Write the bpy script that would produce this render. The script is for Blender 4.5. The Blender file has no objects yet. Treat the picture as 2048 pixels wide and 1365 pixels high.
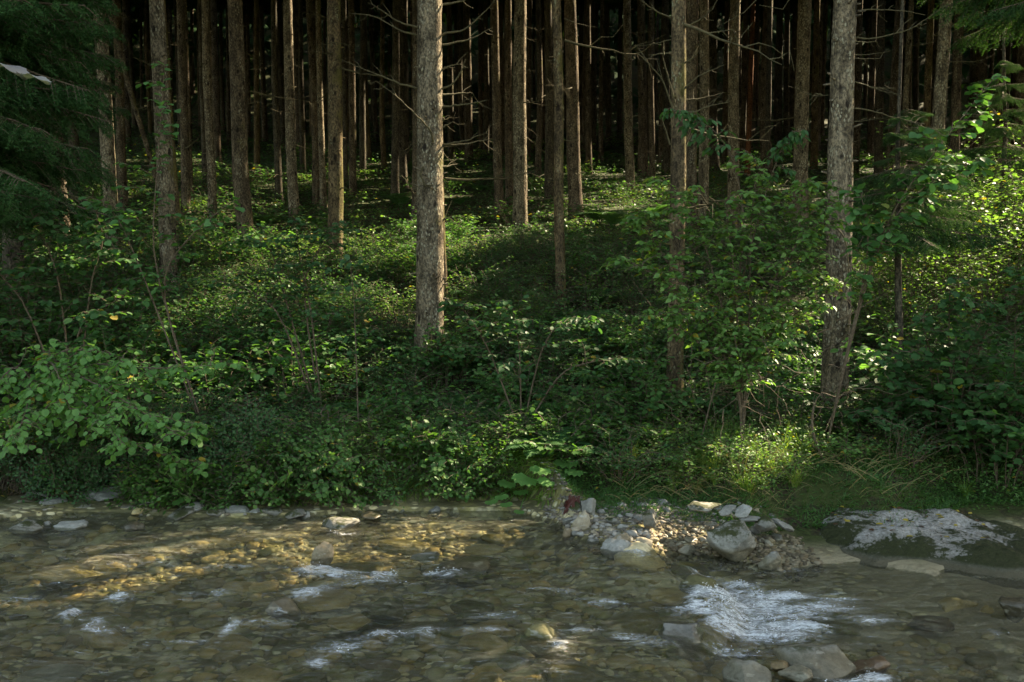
import bpy, math, random
import numpy as np
from mathutils import Vector, Matrix, noise as mn

S = bpy.context.scene
C = S.collection
R = math.radians
rng = np.random.default_rng(7)
random.seed(7)

# ------------------------------------------------------------------ camera
CAMZ, PITCH, FPX = 2.4, R(5.0), 1991.0
cam_d = bpy.data.cameras.new('camera'); cam = bpy.data.objects.new('camera', cam_d); C.objects.link(cam)
cam_d.lens = 35.0; cam_d.sensor_width = 36.0; cam_d.clip_end = 800; cam_d.clip_start = 0.05
cam.location = (0, 0, CAMZ); cam.rotation_euler = (R(90) - PITCH, 0, 0)
S.camera = cam
# ------------------------------------------------------------------ sky and sun
SUN_AZ, SUN_EL = R(53), R(36)
sun_dir = np.array([math.sin(SUN_AZ) * math.cos(SUN_EL), math.cos(SUN_AZ) * math.cos(SUN_EL), math.sin(SUN_EL)])
w = bpy.data.worlds.new('World'); S.world = w; w.use_nodes = True
nt = w.node_tree
sky = nt.nodes.new('ShaderNodeTexSky'); sky.sky_type = 'NISHITA'; sky.sun_disc = False
sky.sun_elevation = SUN_EL; sky.sun_rotation = SUN_AZ; sky.air_density = 1.0; sky.dust_density = 1.5
bg = nt.nodes['Background']; bg.inputs["Strength"].default_value = 0.12
tint = nt.nodes.new('ShaderNodeMix'); tint.data_type = 'RGBA'; tint.blend_type = 'MULTIPLY'; tint.inputs[0].default_value = 1.0
tint.inputs[7].default_value = (1.22, 1.02, .74, 1)   # hazy, warmer sky than the clean blue one
nt.links.new(sky.outputs[0], tint.inputs[6]); nt.links.new(tint.outputs[2], bg.inputs[0])
sl = bpy.data.lights.new('sun', 'SUN'); sl.energy = 5.0; sl.angle = R(0.5); sl.color = (1.0, 0.83, 0.58)
so = bpy.data.objects.new('sun', sl); C.objects.link(so)
so.rotation_euler = Vector(sun_dir).to_track_quat('Z', 'Y').to_euler(); so.location = (30, 30, 40)
S.view_settings.view_transform = 'Standard'; S.view_settings.look = 'None'
S.view_settings.exposure = 2.42; S.view_settings.gamma = 1.0; S.view_settings.use_curve_mapping = False
cy = S.cycles
cy.max_bounces = 5; cy.diffuse_bounces = 3; cy.glossy_bounces = 2; cy.transmission_bounces = 3
cy.transparent_max_bounces = 8; cy.caustics_reflective = False; cy.caustics_refractive = False
cy.use_denoising = True; cy.sample_clamp_indirect = 4.0
try: cy.denoiser = 'OPENIMAGEDENOISE'; cy.denoising_input_passes = 'RGB_ALBEDO_NORMAL'
except Exception: pass

# ------------------------------------------------------------------ projection helpers
_s5, _c5 = math.sin(PITCH), math.cos(PITCH)
def ray(px, py):
    u = (px - 1024.0) / FPX; v = (682.5 - py) / FPX
    return np.array([u, _c5 + v * _s5, -_s5 + v * _c5])
def at(px, py, Y):
    d = ray(px, py); return np.array([0, 0, CAMZ]) + d * (Y / d[1])
def onz(px, py, z):
    d = ray(px, py); return np.array([0, 0, CAMZ]) + d * ((z - CAMZ) / d[2])

# ------------------------------------------------------------------ value noise in numpy
_perm = np.random.default_rng(3).random((256, 256))
def vn(x, y):
    x = np.asarray(x, float); y = np.asarray(y, float)
    xi = np.floor(x).astype(int); yi = np.floor(y).astype(int); fx = x - xi; fy = y - yi
    fx = fx * fx * (3 - 2 * fx); fy = fy * fy * (3 - 2 * fy)
    a = _perm[xi & 255, yi & 255]; b = _perm[(xi + 1) & 255, yi & 255]; c = _perm[xi & 255, (yi + 1) & 255]; d = _perm[(xi + 1) & 255, (yi + 1) & 255]
    return (a * (1 - fx) + b * fx) * (1 - fy) + (c * (1 - fx) + d * fx) * fy
def fbm(x, y, o=4):
    s = 0; amp = .5
    for k in range(o): s = s + amp * vn(x * 2 ** k + 17 * k, y * 2 ** k + 31 * k); amp *= .5
    return s - .47
def sm(a, b, x):
    t = np.clip((x - a) / (b - a), 0, 1); return t * t * (3 - 2 * t)

# ------------------------------------------------------------------ terrain
_sh = [(-300, 1040), (0, 1046), (200, 1036), (400, 1044), (620, 1042), (700, 1030), (900, 1030), (1040, 1028), (1110, 1050), (1150, 1082), (1250, 1100), (1350, 1086), (1450, 1095), (1560, 1122), (1640, 1105), (1720, 1100), (1790, 1112), (1870, 1128), (1930, 1090), (2000, 1052), (2300, 1040)]
_shw = np.array([onz(a, b, 0.0) for a, b in _sh])
_shw = _shw[np.argsort(_shw[:, 0])]
def yshore(X): return np.interp(X, _shw[:, 0], _shw[:, 1]) + .05 * fbm(np.asarray(X) * 3, 3.3)
def wlevel(X, Y):
    lip = 1.32 + .18 * np.sin(Y * 2.1) - .35 * sm(6.6, 5.4, Y)
    return .035 - .12 * sm(-.1, .16, np.asarray(X) - lip) - .01 * np.asarray(X) * .3
_gy = [0, 8.5, 9.4, 10, 11, 12.3, 14, 16, 21, 27, 38, 45, 50, 70, 80, 120, 170]
_gz = [.1, .3, .42, .44, .42, .8, 1.25, 1.75, 2.55, 3.5, 5.3, 6.6, 7.5, 11.5, 16, 48, 80]
def ground(X, Y):
    X = np.asarray(X, float); Y = np.asarray(Y, float)
    d = Y - yshore(X)
    zg = np.interp(Y, _gy, _gz) + .35 * fbm(X * .35, Y * .35) * sm(10, 13, Y) + .12 * fbm(X * 1.3 + 9, Y * 1.3) * sm(.4, 1, d)
    zg = zg + .10 * (X / np.maximum(Y, 6)) * sm(13, 22, Y) * Y * -.12
    right = sm(.1, .8, X) * (1 - sm(2.2, 3.2, X)) + 0 * d
    hl = .48 * sm(-2.3, -3.0, X); cut = .02 + .05 * np.clip(d, 0, 1) + .5 * sm(.22 + hl, .62 + hl, d)
    gra = .015 + .11 * np.clip(d, 0, 5)
    far = .012 + .10 * np.clip(d, 0, 5) + .28 * sm(.9, 1.5, d) + .05 * fbm(X * 3, Y * 3) * sm(0, .4, d)
    bank = cut * (1 - right) + gra * right
    f = sm(1.7, 2.3, X); bank = bank * (1 - f) + far * f
    bank = bank + (wlevel(X, Y)) * (1 - sm(.1, 1.2, d))
    zb = np.minimum(zg, bank)
    k = sm(.9, 2.2, d)
    zland = zb * (1 - k) + zg * k
    dep = .03 + .16 * sm(0, 1.0, -d) + .07 * fbm(X * 1.1, Y * 1.6) + .05 * fbm(X * 5, Y * 6)
    shelf = sm(1.9, 2.5, X) * (1 - sm(4.0, 4.6, X)) * (1 - sm(.9, 1.7, -d))
    dep = dep * (1 - .6 * shelf)
    zbed = wlevel(X, Y) - np.maximum(dep, .012)
    return np.where(d > 0, np.maximum(zland, wlevel(X, Y) + .004 * np.clip(d * 40, 0, 1)), zbed)
def ghit(px, py, off=0.0):
    d = ray(px, py); t = np.arange(4, 110, .05); P = np.array([0, 0, CAMZ]) + d * t[:, None]
    g = ground(P[:, 0], P[:, 1]) + off; i = np.argmax(P[:, 2] < g)
    if not (P[:, 2] < g).any(): i = -1
    return P[i]

# ------------------------------------------------------------------ mesh helpers
def npmesh(name, V, F, mats=(), rnd=None, attrs=None, smooth=False, midx=None):
    V = np.asarray(V, np.float32)
    me = bpy.data.meshes.new(name)
    Fs = [np.asarray(f, np.int32) for f in (F if isinstance(F, (list, tuple)) else [F]) if len(f)]
    me.vertices.add(len(V)); me.vertices.foreach_set('co', V.ravel())
    nl = sum(f.size for f in Fs); npol = sum(len(f) for f in Fs)
    me.loops.add(nl); me.loops.foreach_set('vertex_index', np.concatenate([f.ravel() for f in Fs]))
    tot = np.concatenate([np.full(len(f), f.shape[1], np.int32) for f in Fs])
    st = np.concatenate([[0], np.cumsum(tot)[:-1]]).astype(np.int32)
    me.polygons.add(npol); me.polygons.foreach_set('loop_start', st); me.polygons.foreach_set('loop_total', tot)
    if smooth: me.polygons.foreach_set('use_smooth', np.ones(npol, bool))
    if midx is not None: me.polygons.foreach_set('material_index', np.asarray(midx, np.int32))
    for m in mats: me.materials.append(m)
    if rnd is not None:
        a = me.attributes.new('rnd', 'FLOAT', 'POINT'); a.data.foreach_set('value', np.asarray(rnd, np.float32))
    for k, v in (attrs or {}).items():
        a = me.attributes.new(k, 'FLOAT', 'POINT'); a.data.foreach_set('value', np.asarray(v, np.float32))
    me.update(calc_edges=True)
    return me
def link(name, data, parent=None, loc=None, rot=None, scale=None, label=None, cat=None, group=None, kind=None):
    o = bpy.data.objects.new(name, data); C.objects.link(o)
    if parent is not None: o.parent = parent
    if loc is not None: o.location = [float(v) for v in loc]
    if rot is not None: o.rotation_euler = [float(v) for v in rot]
    if scale is not None: o.scale = (scale,) * 3 if np.isscalar(scale) else [float(v) for v in scale]
    if label: o['label'] = label
    if cat: o['category'] = cat
    if group: o['group'] = group
    if kind: o['kind'] = kind
    return o
class Acc:
    def __init__(s): s.V = []; s.F = {}; s.r = []; s.n = 0
    def add(s, V, F, r=None):
        V = np.asarray(V, float).reshape(-1, 3)
        for f in (F if isinstance(F, list) else [F]):
            f = np.asarray(f); s.F.setdefault(f.shape[1], []).append(f + s.n)
        s.V.append(V); s.r.append(np.full(len(V), .5) if r is None else np.broadcast_to(r, (len(V),))); s.n += len(V)
    def mesh(s, name, mat, smooth=False, origin=None):
        V = np.concatenate(s.V)
        if origin is not None: V = V - np.asarray(origin)
        return npmesh(name, V, [np.concatenate(f) for f in s.F.values()], [mat], np.concatenate(s.r), smooth=smooth)
def nrm(v): return v / np.maximum(np.linalg.norm(v, axis=-1, keepdims=True), 1e-9)
def tube(acc, P, rad, n=5, r=None, cap=False):
    P = np.asarray(P, float); m = len(P); rad = np.broadcast_to(rad, (m,))
    T = nrm(np.gradient(P, axis=0)); ref = np.array([0, 0, 1.]) if abs(T[0][2]) < .8 else np.array([1., 0, 0])
    A = nrm(np.cross(T, ref)); B = np.cross(T, A); a = np.arange(n) * 2 * math.pi / n
    V = P[:, None] + rad[:, None, None] * (A[:, None] * np.cos(a)[None, :, None] + B[:, None] * np.sin(a)[None, :, None])
    i = np.arange(m - 1)[:, None] * n; j = np.arange(n)[None]; k = (j + 1) % n
    acc.add(V.reshape(-1, 3), np.stack([i + j, i + k, i + n + k, i + n + j], -1).reshape(-1, 4), r)
# leaf templates: x = width, y = length, z = normal
def _lf(R_): # midrib with 3 side points each side
    m = [(0, 0, 0), (0, .45, -.03), (0, 1, -.14)]
    v = m + [(a, b, .07 * (a / .5)) for a, b in R_] + [(-a, b, .07 * (a / .5)) for a, b in R_]
    return np.array(v), [np.array([(0, 3, 4, 1), (1, 4, 5, 2), (0, 1, 7, 6), (1, 2, 8, 7)])]
L_ROUND = _lf([(.36, .12), (.52, .5), (.34, .88)]); L_POINT = _lf([(.24, .16), (.34, .42), (.18, .78)])
L_SIMP = (np.array([(0, 0, 0), (.36, .42, .08), (0, 1, -.08), (-.36, .42, .08)]), [np.array([(0, 1, 2), (0, 2, 3)])])
L_NARROW = (np.array([(0, 0, 0), (.09, .4, .02), (0, 1, -.1), (-.09, .4, .02)]), [np.array([(0, 1, 2), (0, 2, 3)])])
def _lobed(n=11, d=.75):
    a = np.linspace(-2.6, 2.6, n) ; rr = np.where(np.arange(n) % 2 == 0, 1.0, d) * .55
    v = [(0, .1, -.02)] + [(math.sin(t) * q, .45 + math.cos(t) * q, .05 * (1 if i % 2 else -1)) for i, (t, q) in enumerate(zip(a, rr))]
    return np.array(v), [np.array([(0, i + 1, i + 2) for i in range(n - 1)])]
L_LOBE = _lobed(); L_BUTTER = _lobed(19, .93)
def leaves(acc, T, P, D, N, L, W, r):
    P = np.asarray(P, float); n = len(P)
    if n == 0: return
    D = nrm(D); X = nrm(np.cross(D, N)); Z = np.cross(X, D)
    tv, tf = T; m = len(tv)
    L = np.broadcast_to(L, (n,)); W = np.broadcast_to(W, (n,))
    V = P[:, None] + X[:, None] * (tv[None, :, 0, None] * W[:, None, None]) + D[:, None] * (tv[None, :, 1, None] * L[:, None, None]) + Z[:, None] * (tv[None, :, 2, None] * L[:, None, None])
    F = [(f[None] + (np.arange(n) * m)[:, None, None]).reshape(-1, f.shape[1]) for f in tf]
    acc.add(V.reshape(-1, 3), F, np.repeat(np.broadcast_to(r, (n,)), m))

# ------------------------------------------------------------------ materials
def mat(name):
    m = bpy.data.materials.new(name); m.use_nodes = True; m.node_tree.nodes.clear(); return m, m.node_tree
class N:
    def __init__(s, t): s.t = t
    def n(s, ty, **k):
        o = s.t.nodes.new('ShaderNode' + ty)
        for a, b in k.items():
            if hasattr(o, a): setattr(o, a, b)
        return o
    def l(s, a, b): s.t.links.new(a, b)
    def set(s, sock, v):
        if hasattr(v, 'is_linked') or hasattr(v, 'links'): s.l(v, sock)
        else: sock.default_value = v
    def mix(s, f, a, b, mode='MIX'):
        o = s.n('Mix', data_type='RGBA', blend_type=mode)
        s.set(o.inputs[0], f); s.set(o.inputs[6], a if not isinstance(a, tuple) or len(a) == 4 else (*a, 1)); s.set(o.inputs[7], b if not isinstance(b, tuple) or len(b) == 4 else (*b, 1))
        return o.outputs[2]
    def m(s, op, a, b=0.5, c=None):
        o = s.n('Math', operation=op); s.set(o.inputs[0], a); s.set(o.inputs[1], b)
        if c is not None: s.set(o.inputs[2], c)
        return o.outputs[0]
    def noise(s, vec, sc, det=4, rough=.55, dist=0):
        o = s.n('TexNoise'); o.inputs['Scale'].default_value = sc; o.inputs['Detail'].default_value = det
        o.inputs['Roughness'].default_value = rough; o.inputs['Distortion'].default_value = dist; s.l(vec, o.inputs['Vector']); return o.outputs['Fac']
    def vor(s, vec, sc, out='Distance', feature='F1'):
        o = s.n('TexVoronoi', feature=feature); o.inputs['Scale'].default_value = sc; s.l(vec, o.inputs['Vector']); return o.outputs[out]
    def ramp(s, f, stops):
        o = s.n('ValToRGB'); e = o.color_ramp.elements
        while len(e) < len(stops): e.new(.5)
        for q, (p, c) in zip(e, stops): q.position = p; q.color = (*c, 1) if len(c) == 3 else c
        s.set(o.inputs[0], f); return o.outputs[0]
    def step(s, f, a, b):
        o = s.n('MapRange', interpolation_type='SMOOTHSTEP'); s.set(o.inputs[0], f); o.inputs[1].default_value = a; o.inputs[2].default_value = b; return o.outputs[0]
    def mapping(s, vec, sc):
        o = s.n('Mapping'); o.inputs['Scale'].default_value = sc; s.l(vec, o.inputs['Vector']); return o.outputs[0]
    def attr(s, nme, out='Fac'):
        o = s.n('Attribute'); o.attribute_name = nme; return o.outputs[out]
    def bump(s, h, strength, dist, normal=None):
        o = s.n('Bump'); o.inputs['Strength'].default_value = strength; o.inputs['Distance'].default_value = dist; s.l(h, o.inputs['Height'])
        if normal is not None: s.l(normal, o.inputs['Normal'])
        return o.outputs[0]
    def pr(s, col, rough=.8, spec=.3, normal=None):
        o = s.n('BsdfPrincipled'); s.set(o.inputs['Base Color'], col if not isinstance(col, tuple) else (*col, 1)); s.set(o.inputs['Roughness'], rough)
        s.set(o.inputs['Specular IOR Level'], spec)
        if normal is not None: s.l(normal, o.inputs['Normal'])
        return o
    def out(s, sh): s.l(sh, s.n('OutputMaterial').inputs[0])

def leaf_mat(name, cols, tr=.42, rough=.5, spec=.32, yellow=.004):
    m, t = mat(name); k = N(t)
    r = k.attr('rnd'); oi = k.n('ObjectInfo').outputs['Random']
    f = k.m('MULTIPLY_ADD', oi, .25, k.m('MULTIPLY', r, .75))
    c = k.ramp(f, [(i / (len(cols) - 1), x) for i, x in enumerate(cols)])
    c = k.mix(k.step(r, 1 - yellow * 2, 1 - yellow), c, (.28, .22, .03))
    p = k.pr(c, rough, spec)
    tl = k.n('BsdfTranslucent'); k.l(k.mix(1.0, c, (1.5, 1.6, .55), 'MULTIPLY'), tl.inputs[0])
    ms = k.n('MixShader'); ms.inputs[0].default_value = tr; k.l(p.outputs[0], ms.inputs[1]); k.l(tl.outputs[0], ms.inputs[2])
    k.out(ms.outputs[0]); return m
M_hazel = leaf_mat('hazel_leaf', [(.045, .115, .034), (.075, .175, .052), (.115, .24, .075)])
M_hazel_lit = leaf_mat('skylit_hazel_leaf', [(.08, .18, .045), (.12, .25, .065), (.17, .32, .09)])  # brighter copy of the hazel leaf, open skylight put into its colour
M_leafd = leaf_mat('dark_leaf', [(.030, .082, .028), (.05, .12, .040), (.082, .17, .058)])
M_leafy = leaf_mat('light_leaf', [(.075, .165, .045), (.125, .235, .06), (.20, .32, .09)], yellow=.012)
M_herb = leaf_mat('herb_leaf', [(.045, .11, .025), (.075, .165, .04), (.12, .22, .055)], yellow=.01)
M_fern = leaf_mat('fern_leaf', [(.04, .11, .035), (.06, .15, .05), (.09, .18, .06)], yellow=0.0)
M_grass = leaf_mat('grass_blade', [(.08, .17, .03), (.15, .25, .045), (.30, .31, .10)], yellow=.0)
M_straw = leaf_mat('dry_grass', [(.08, .10, .025), (.18, .145, .055), (.30, .22, .09)], yellow=.0, tr=.2)
M_needle = leaf_mat('spruce_needles', [(.014, .035, .012), (.022, .055, .018), (.035, .075, .024)], tr=.12, rough=.8, spec=.05, yellow=0)
M_pale = leaf_mat('pale_leaf_underside', [(.13, .13, .14), (.17, .18, .18), (.2, .22, .22)], tr=.2, yellow=0)
M_litter = leaf_mat('fallen_leaf', [(.05, .025, .02), (.12, .06, .03), (.4, .33, .1)], tr=.1, yellow=.3)

M_bough = leaf_mat('spruce_bough_needles', [(.022, .055, .018), (.036, .085, .028), (.055, .115, .04)], tr=.2, rough=.8, spec=.05, yellow=0)
def bark_mat(name, base, dark, lichen, moss_amt, lich_amt=.5, green=(.10, .095, .025)):
    m, t = mat(name); k = N(t)
    tc = k.n('TexCoord').outputs['Object']; oi = k.n('ObjectInfo').outputs['Random']
    off = k.n('VectorMath', operation='ADD'); k.l(tc, off.inputs[0])
    cb = k.n('CombineXYZ'); k.l(k.m('MULTIPLY', oi, 37.), cb.inputs[2]); k.l(cb.outputs[0], off.inputs[1]); v = off.outputs[0]
    n1 = k.noise(k.mapping(v, (9, 9, 3)), 1.0, 6, .65); n2 = k.noise(v, 2.2, 3); n3 = k.noise(k.mapping(v, (40, 40, 24)), 1.0, 3, .7)
    c = k.mix(k.step(n1, .35, .68), dark, base)
    c = k.mix(k.step(n3, .38, .62), k.mix(1.0, c, (.6, .6, .62), 'MULTIPLY'), k.mix(1.0, c, (1.75, 1.65, 1.55), 'MULTIPLY'))
    sp = k.vor(k.mapping(v, (30, 30, 17)), 1.0); sp2 = k.noise(k.mapping(v, (5, 5, 3)), 1.0, 4, .6)
    lm = k.m('MULTIPLY', k.m('MAXIMUM', k.step(sp, .42, .22), k.step(k.noise(k.mapping(v, (14, 14, 8)), 1, 5, .7, .5), .58, .64)), k.step(sp2, .62 - lich_amt * .25, .72 - lich_amt * .2))
    c = k.mix(k.m('MULTIPLY', lm, .8), c, lichen)
    kn = k.vor(k.mapping(v, (6, 6, 3.2)), 1.0); c = k.mix(k.m('MULTIPLY', k.step(kn, .22, .12), .9), c, (.015, .012, .01))
    nrmx = k.n('SeparateXYZ'); k.l(k.n('NewGeometry').outputs['Normal'], nrmx.inputs[0])
    mo = k.m('MULTIPLY', k.step(k.m('ADD', k.m('MULTIPLY', nrmx.outputs[0], .16), k.m('ADD', n2, k.m('MULTIPLY', n3, .45))), .98 - moss_amt * .24, 1.2 - moss_amt * .24), .7)
    c = k.mix(mo, c, green)
    h = k.m('ADD', n1, k.m('MULTIPLY', n3, .5)); h = k.m('ADD', h, k.m('MULTIPLY', lm, .3))
    k.out(k.pr(c, 1.0, .1, k.bump(h, 1.0, .04)).outputs[0]); return m
M_bark = {
 'brown': bark_mat('spruce_bark_brown', (.12, .10, .072), (.046, .038, .028), (.30, .28, .21), .35, .45),
 'pale': bark_mat('spruce_bark_pale', (.175, .15, .108), (.06, .051, .036), (.40, .37, .27), .25, .8),
 'mossy': bark_mat('spruce_bark_mossy', (.14, .11, .065), (.05, .04, .026), (.28, .28, .18), .85, .4),
 'red': bark_mat('spruce_bark_red', (.20, .10, .05), (.10, .05, .03), (.28, .2, .13), .1, .1),
 'dark': bark_mat('spruce_bark_dark', (.088, .08, .06), (.036, .033, .026), (.22, .2, .155), .25, .3)}
def simple(name, c1, c2, sc=30, rough=.85, spec=.2, b=.3):
    m, t = mat(name); k = N(t); v = k.n('TexCoord').outputs['Object']; n = k.noise(v, sc, 5, .6)
    k.out(k.pr(k.mix(k.step(n, .3, .7), c1, c2), rough, spec, k.bump(n, b, .01)).outputs[0]); return m
M_twig = simple('twig_bark', (.07, .05, .035), (.15, .12, .085), 40)
M_deadb = simple('dead_branch_bark', (.05, .043, .024), (.10, .085, .042), 25)
M_char = simple('rotten_wood', (.012, .01, .008), (.05, .035, .025), 12)

def rock_mat(name, cols, moss=0.0, wet=0.0, spec=.3):
    m, t = mat(name); k = N(t); tc = k.n('TexCoord').outputs['Object']; oi = k.n('ObjectInfo').outputs['Random']
    g = k.n('NewGeometry'); pos = g.outputs['Position']
    n1 = k.noise(pos, 4.5, 6, .65, .6); n2 = k.noise(pos, 38, 4, .7); n3 = k.noise(k.mapping(pos, (9, 9, 30)), 1, 3)
    f = k.m('ADD', k.m('MULTIPLY', n1, .65), k.m('MULTIPLY', oi, .35))
    c = k.ramp(f, [(.25 + .5 * i / (len(cols) - 1), x) for i, x in enumerate(cols)])
    c = k.mix(k.m('MULTIPLY', k.step(n2, .42, .68), .5), c, k.mix(1.0, c, (.45, .45, .42), 'MULTIPLY'))
    c = k.mix(k.m('MULTIPLY', k.step(n3, .6, .66), .35), c, (.5, .5, .47))
    sx = k.n('SeparateXYZ'); k.l(pos, sx.inputs[0]); sn = k.n('SeparateXYZ'); k.l(g.outputs['Normal'], sn.inputs[0])
    wm = k.step(k.m('ADD', sx.outputs[2], k.m('MULTIPLY', n2, -.03)), .045 + wet, -.015 + wet)
    c = k.mix(wm, c, k.mix(1.0, c, (.8, .74, .58), 'MULTIPLY'))
    if moss > 0:
        nm = k.noise(pos, 6, 4, .6); q = k.m('ADD', nm, k.m('MULTIPLY', sn.outputs[2], .22))
        mm = k.m('MULTIPLY', k.step(k.m('ADD', q, k.m('MULTIPLY', n2, .4)), .98 - moss * .3, 1.16 - moss * .3), k.step(sx.outputs[2], .02, .06))
        c = k.mix(mm, c, k.mix(n2, (.010, .014, .004), (.06, .066, .02)))
    rr = k.m('SUBTRACT', .85, k.m('MULTIPLY', wm, .5))
    k.out(k.pr(c, rr, spec, k.bump(k.m('ADD', n1, k.m('MULTIPLY', n2, .4)), .6, .03)).outputs[0]); return m
M_rock = {
 'grey': rock_mat('grey_limestone', [(.13, .125, .11), (.24, .235, .21), (.36, .35, .32)]),
 'moss': rock_mat('mossy_limestone', [(.12, .115, .095), (.22, .21, .18), (.32, .31, .27)], .75),
 'tan': rock_mat('tan_stone', [(.16, .12, .07), (.28, .23, .15), (.42, .37, .28)]),
 'dark': rock_mat('dark_wet_stone', [(.05, .045, .03), (.10, .09, .065), (.17, .155, .12)], .2, .2, .6),
 'bed': rock_mat('submerged_stone', [(.28, .22, .11), (.50, .40, .20), (.70, .61, .40)]),
 'bedgreen': rock_mat('algae_stone', [(.07, .066, .03), (.15, .14, .06), (.27, .24, .12)]),
 'red': rock_mat('reddish_stone', [(.06, .04, .025), (.11, .075, .05), (.17, .125, .095)], .1, .3, .6)}

# ================================================================== ground sheet
def axis(lo, a, b, hi, st, gr=1.12):
    mid = np.arange(a, b, st); out = []; s = st; x = b
    while x < hi: out.append(x); s *= gr; x += s
    out.append(hi); neg = []; s = st; x = a - st
    while x > lo: neg.append(x); s *= gr; x -= s
    neg.append(lo); return np.array(neg[::-1] + list(mid) + out)
def grid_faces(nx, ny):
    i = np.arange(nx - 1)[:, None] * ny; j = np.arange(ny - 1)[None]
    return np.stack([i + j, i + ny + j, i + ny + j + 1, i + j + 1], -1).reshape(-1, 4)
def gnear(X, Y):
    z = ground(X, Y); return z + 1.0 * sm(4.4, 2.6, Y) + .05 * np.clip(2.6 - Y, 0, 60)
gx = axis(-220, -6.6, 6.6, 220, .045); gy = axis(-60, 4.2, 12.5, 185, .045)
GX, GY = np.meshgrid(gx, gy, indexing='ij'); GZ = gnear(GX, GY)
D = GY - yshore(GX)
GZ = GZ + .03 * fbm(GX * 9, GY * 9, 3) * sm(-.4, -.1, -np.abs(D)) * 0 + .025 * fbm(GX * 7, GY * 9, 3) * (D < 0)
land = sm(.05, .5, D); rgt = sm(.0, .6, GX) * (1 - sm(2.1, 2.5, GX)); land = land * (1 - rgt) + rgt * sm(.65, 1.15, D)
land = np.maximum(land, sm(4.0, 3.0, GY))
mt, t = mat('forest_and_stream_ground'); k = N(t)
pos = k.n('NewGeometry').outputs['Position']; la = k.attr('land')
n1 = k.noise(pos, 3, 6, .6); n2 = k.noise(pos, 22, 5, .7); vcol = k.n('TexVoronoi'); vcol.inputs['Scale'].default_value = 11
mp = k.mapping(pos, (1, 1.5, 1)); wob = k.n('VectorMath', operation='ADD'); k.l(mp, wob.inputs[0]); nn = k.n('TexNoise'); nn.inputs['Scale'].default_value = 6; k.l(pos, nn.inputs['Vector'])
sc_ = k.n('VectorMath', operation='SCALE'); k.l(nn.outputs['Color'], sc_.inputs[0]); sc_.inputs['Scale'].default_value = .12; k.l(sc_.outputs[0], wob.inputs[1]); k.l(wob.outputs[0], vcol.inputs['Vector'])
sv = k.n('SeparateXYZ'); k.l(vcol.outputs['Color'], sv.inputs[0])
bed = k.ramp(k.m('ADD', k.m('MULTIPLY', sv.outputs[0], .7), k.m('MULTIPLY', n2, .3)), [(.1, (.24, .185, .08)), (.4, (.50, .41, .20)), (.65, (.66, .56, .31)), (.9, (.78, .73, .55))])
bed = k.mix(k.step(vcol.outputs['Distance'], .28, .5), bed, (.14, .12, .065))
bed = k.mix(k.step(n1, .5, .66), bed, (.27, .24, .09)); nb_ = k.noise(k.mapping(pos, (1.2, 2.0, 1)), 1, 4, .6, .8); bed = k.mix(k.m('MULTIPLY', k.step(nb_, .5, .62), .75), bed, (.13, .12, .055)); bed = k.mix(k.m('MULTIPLY', k.step(nb_, .46, .36), .5), bed, (.74, .66, .42))
bed = k.mix(k.m('MULTIPLY', k.attr('shelf'), k.step(n1, .3, .5)), bed, k.mix(n2, (.20, .165, .10), (.36, .31, .20)))
soil = k.mix(k.step(n2, .35, .65), (.018, .012, .007), (.05, .036, .02)); soil = k.mix(k.step(k.m('ADD', n1, k.m('MULTIPLY', n2, .3)), .5, .68), soil, k.mix(n2, (.02, .03, .006), (.06, .075, .018)))
col = k.mix(la, bed, soil)
hh = k.m('ADD', k.m('MULTIPLY', vcol.outputs['Distance'], -.8), n2)
k.out(k.pr(col, .85, .25, k.bump(hh, .8, .03)).outputs[0])
shelf = sm(1.85, 2.4, GX) * (1 - sm(4.3, 4.8, GX)) * (1 - sm(1.3, 2.0, -D)) * (D < .6)
link('ground', npmesh('ground', np.stack([GX, GY, GZ], -1).reshape(-1, 3), grid_faces(len(gx), len(gy)), [mt], attrs={'land': land.ravel(), 'shelf': shelf.ravel()}, smooth=True), kind='structure',
     label='dark forest floor, bank and stony streambed under the plants')

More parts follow.
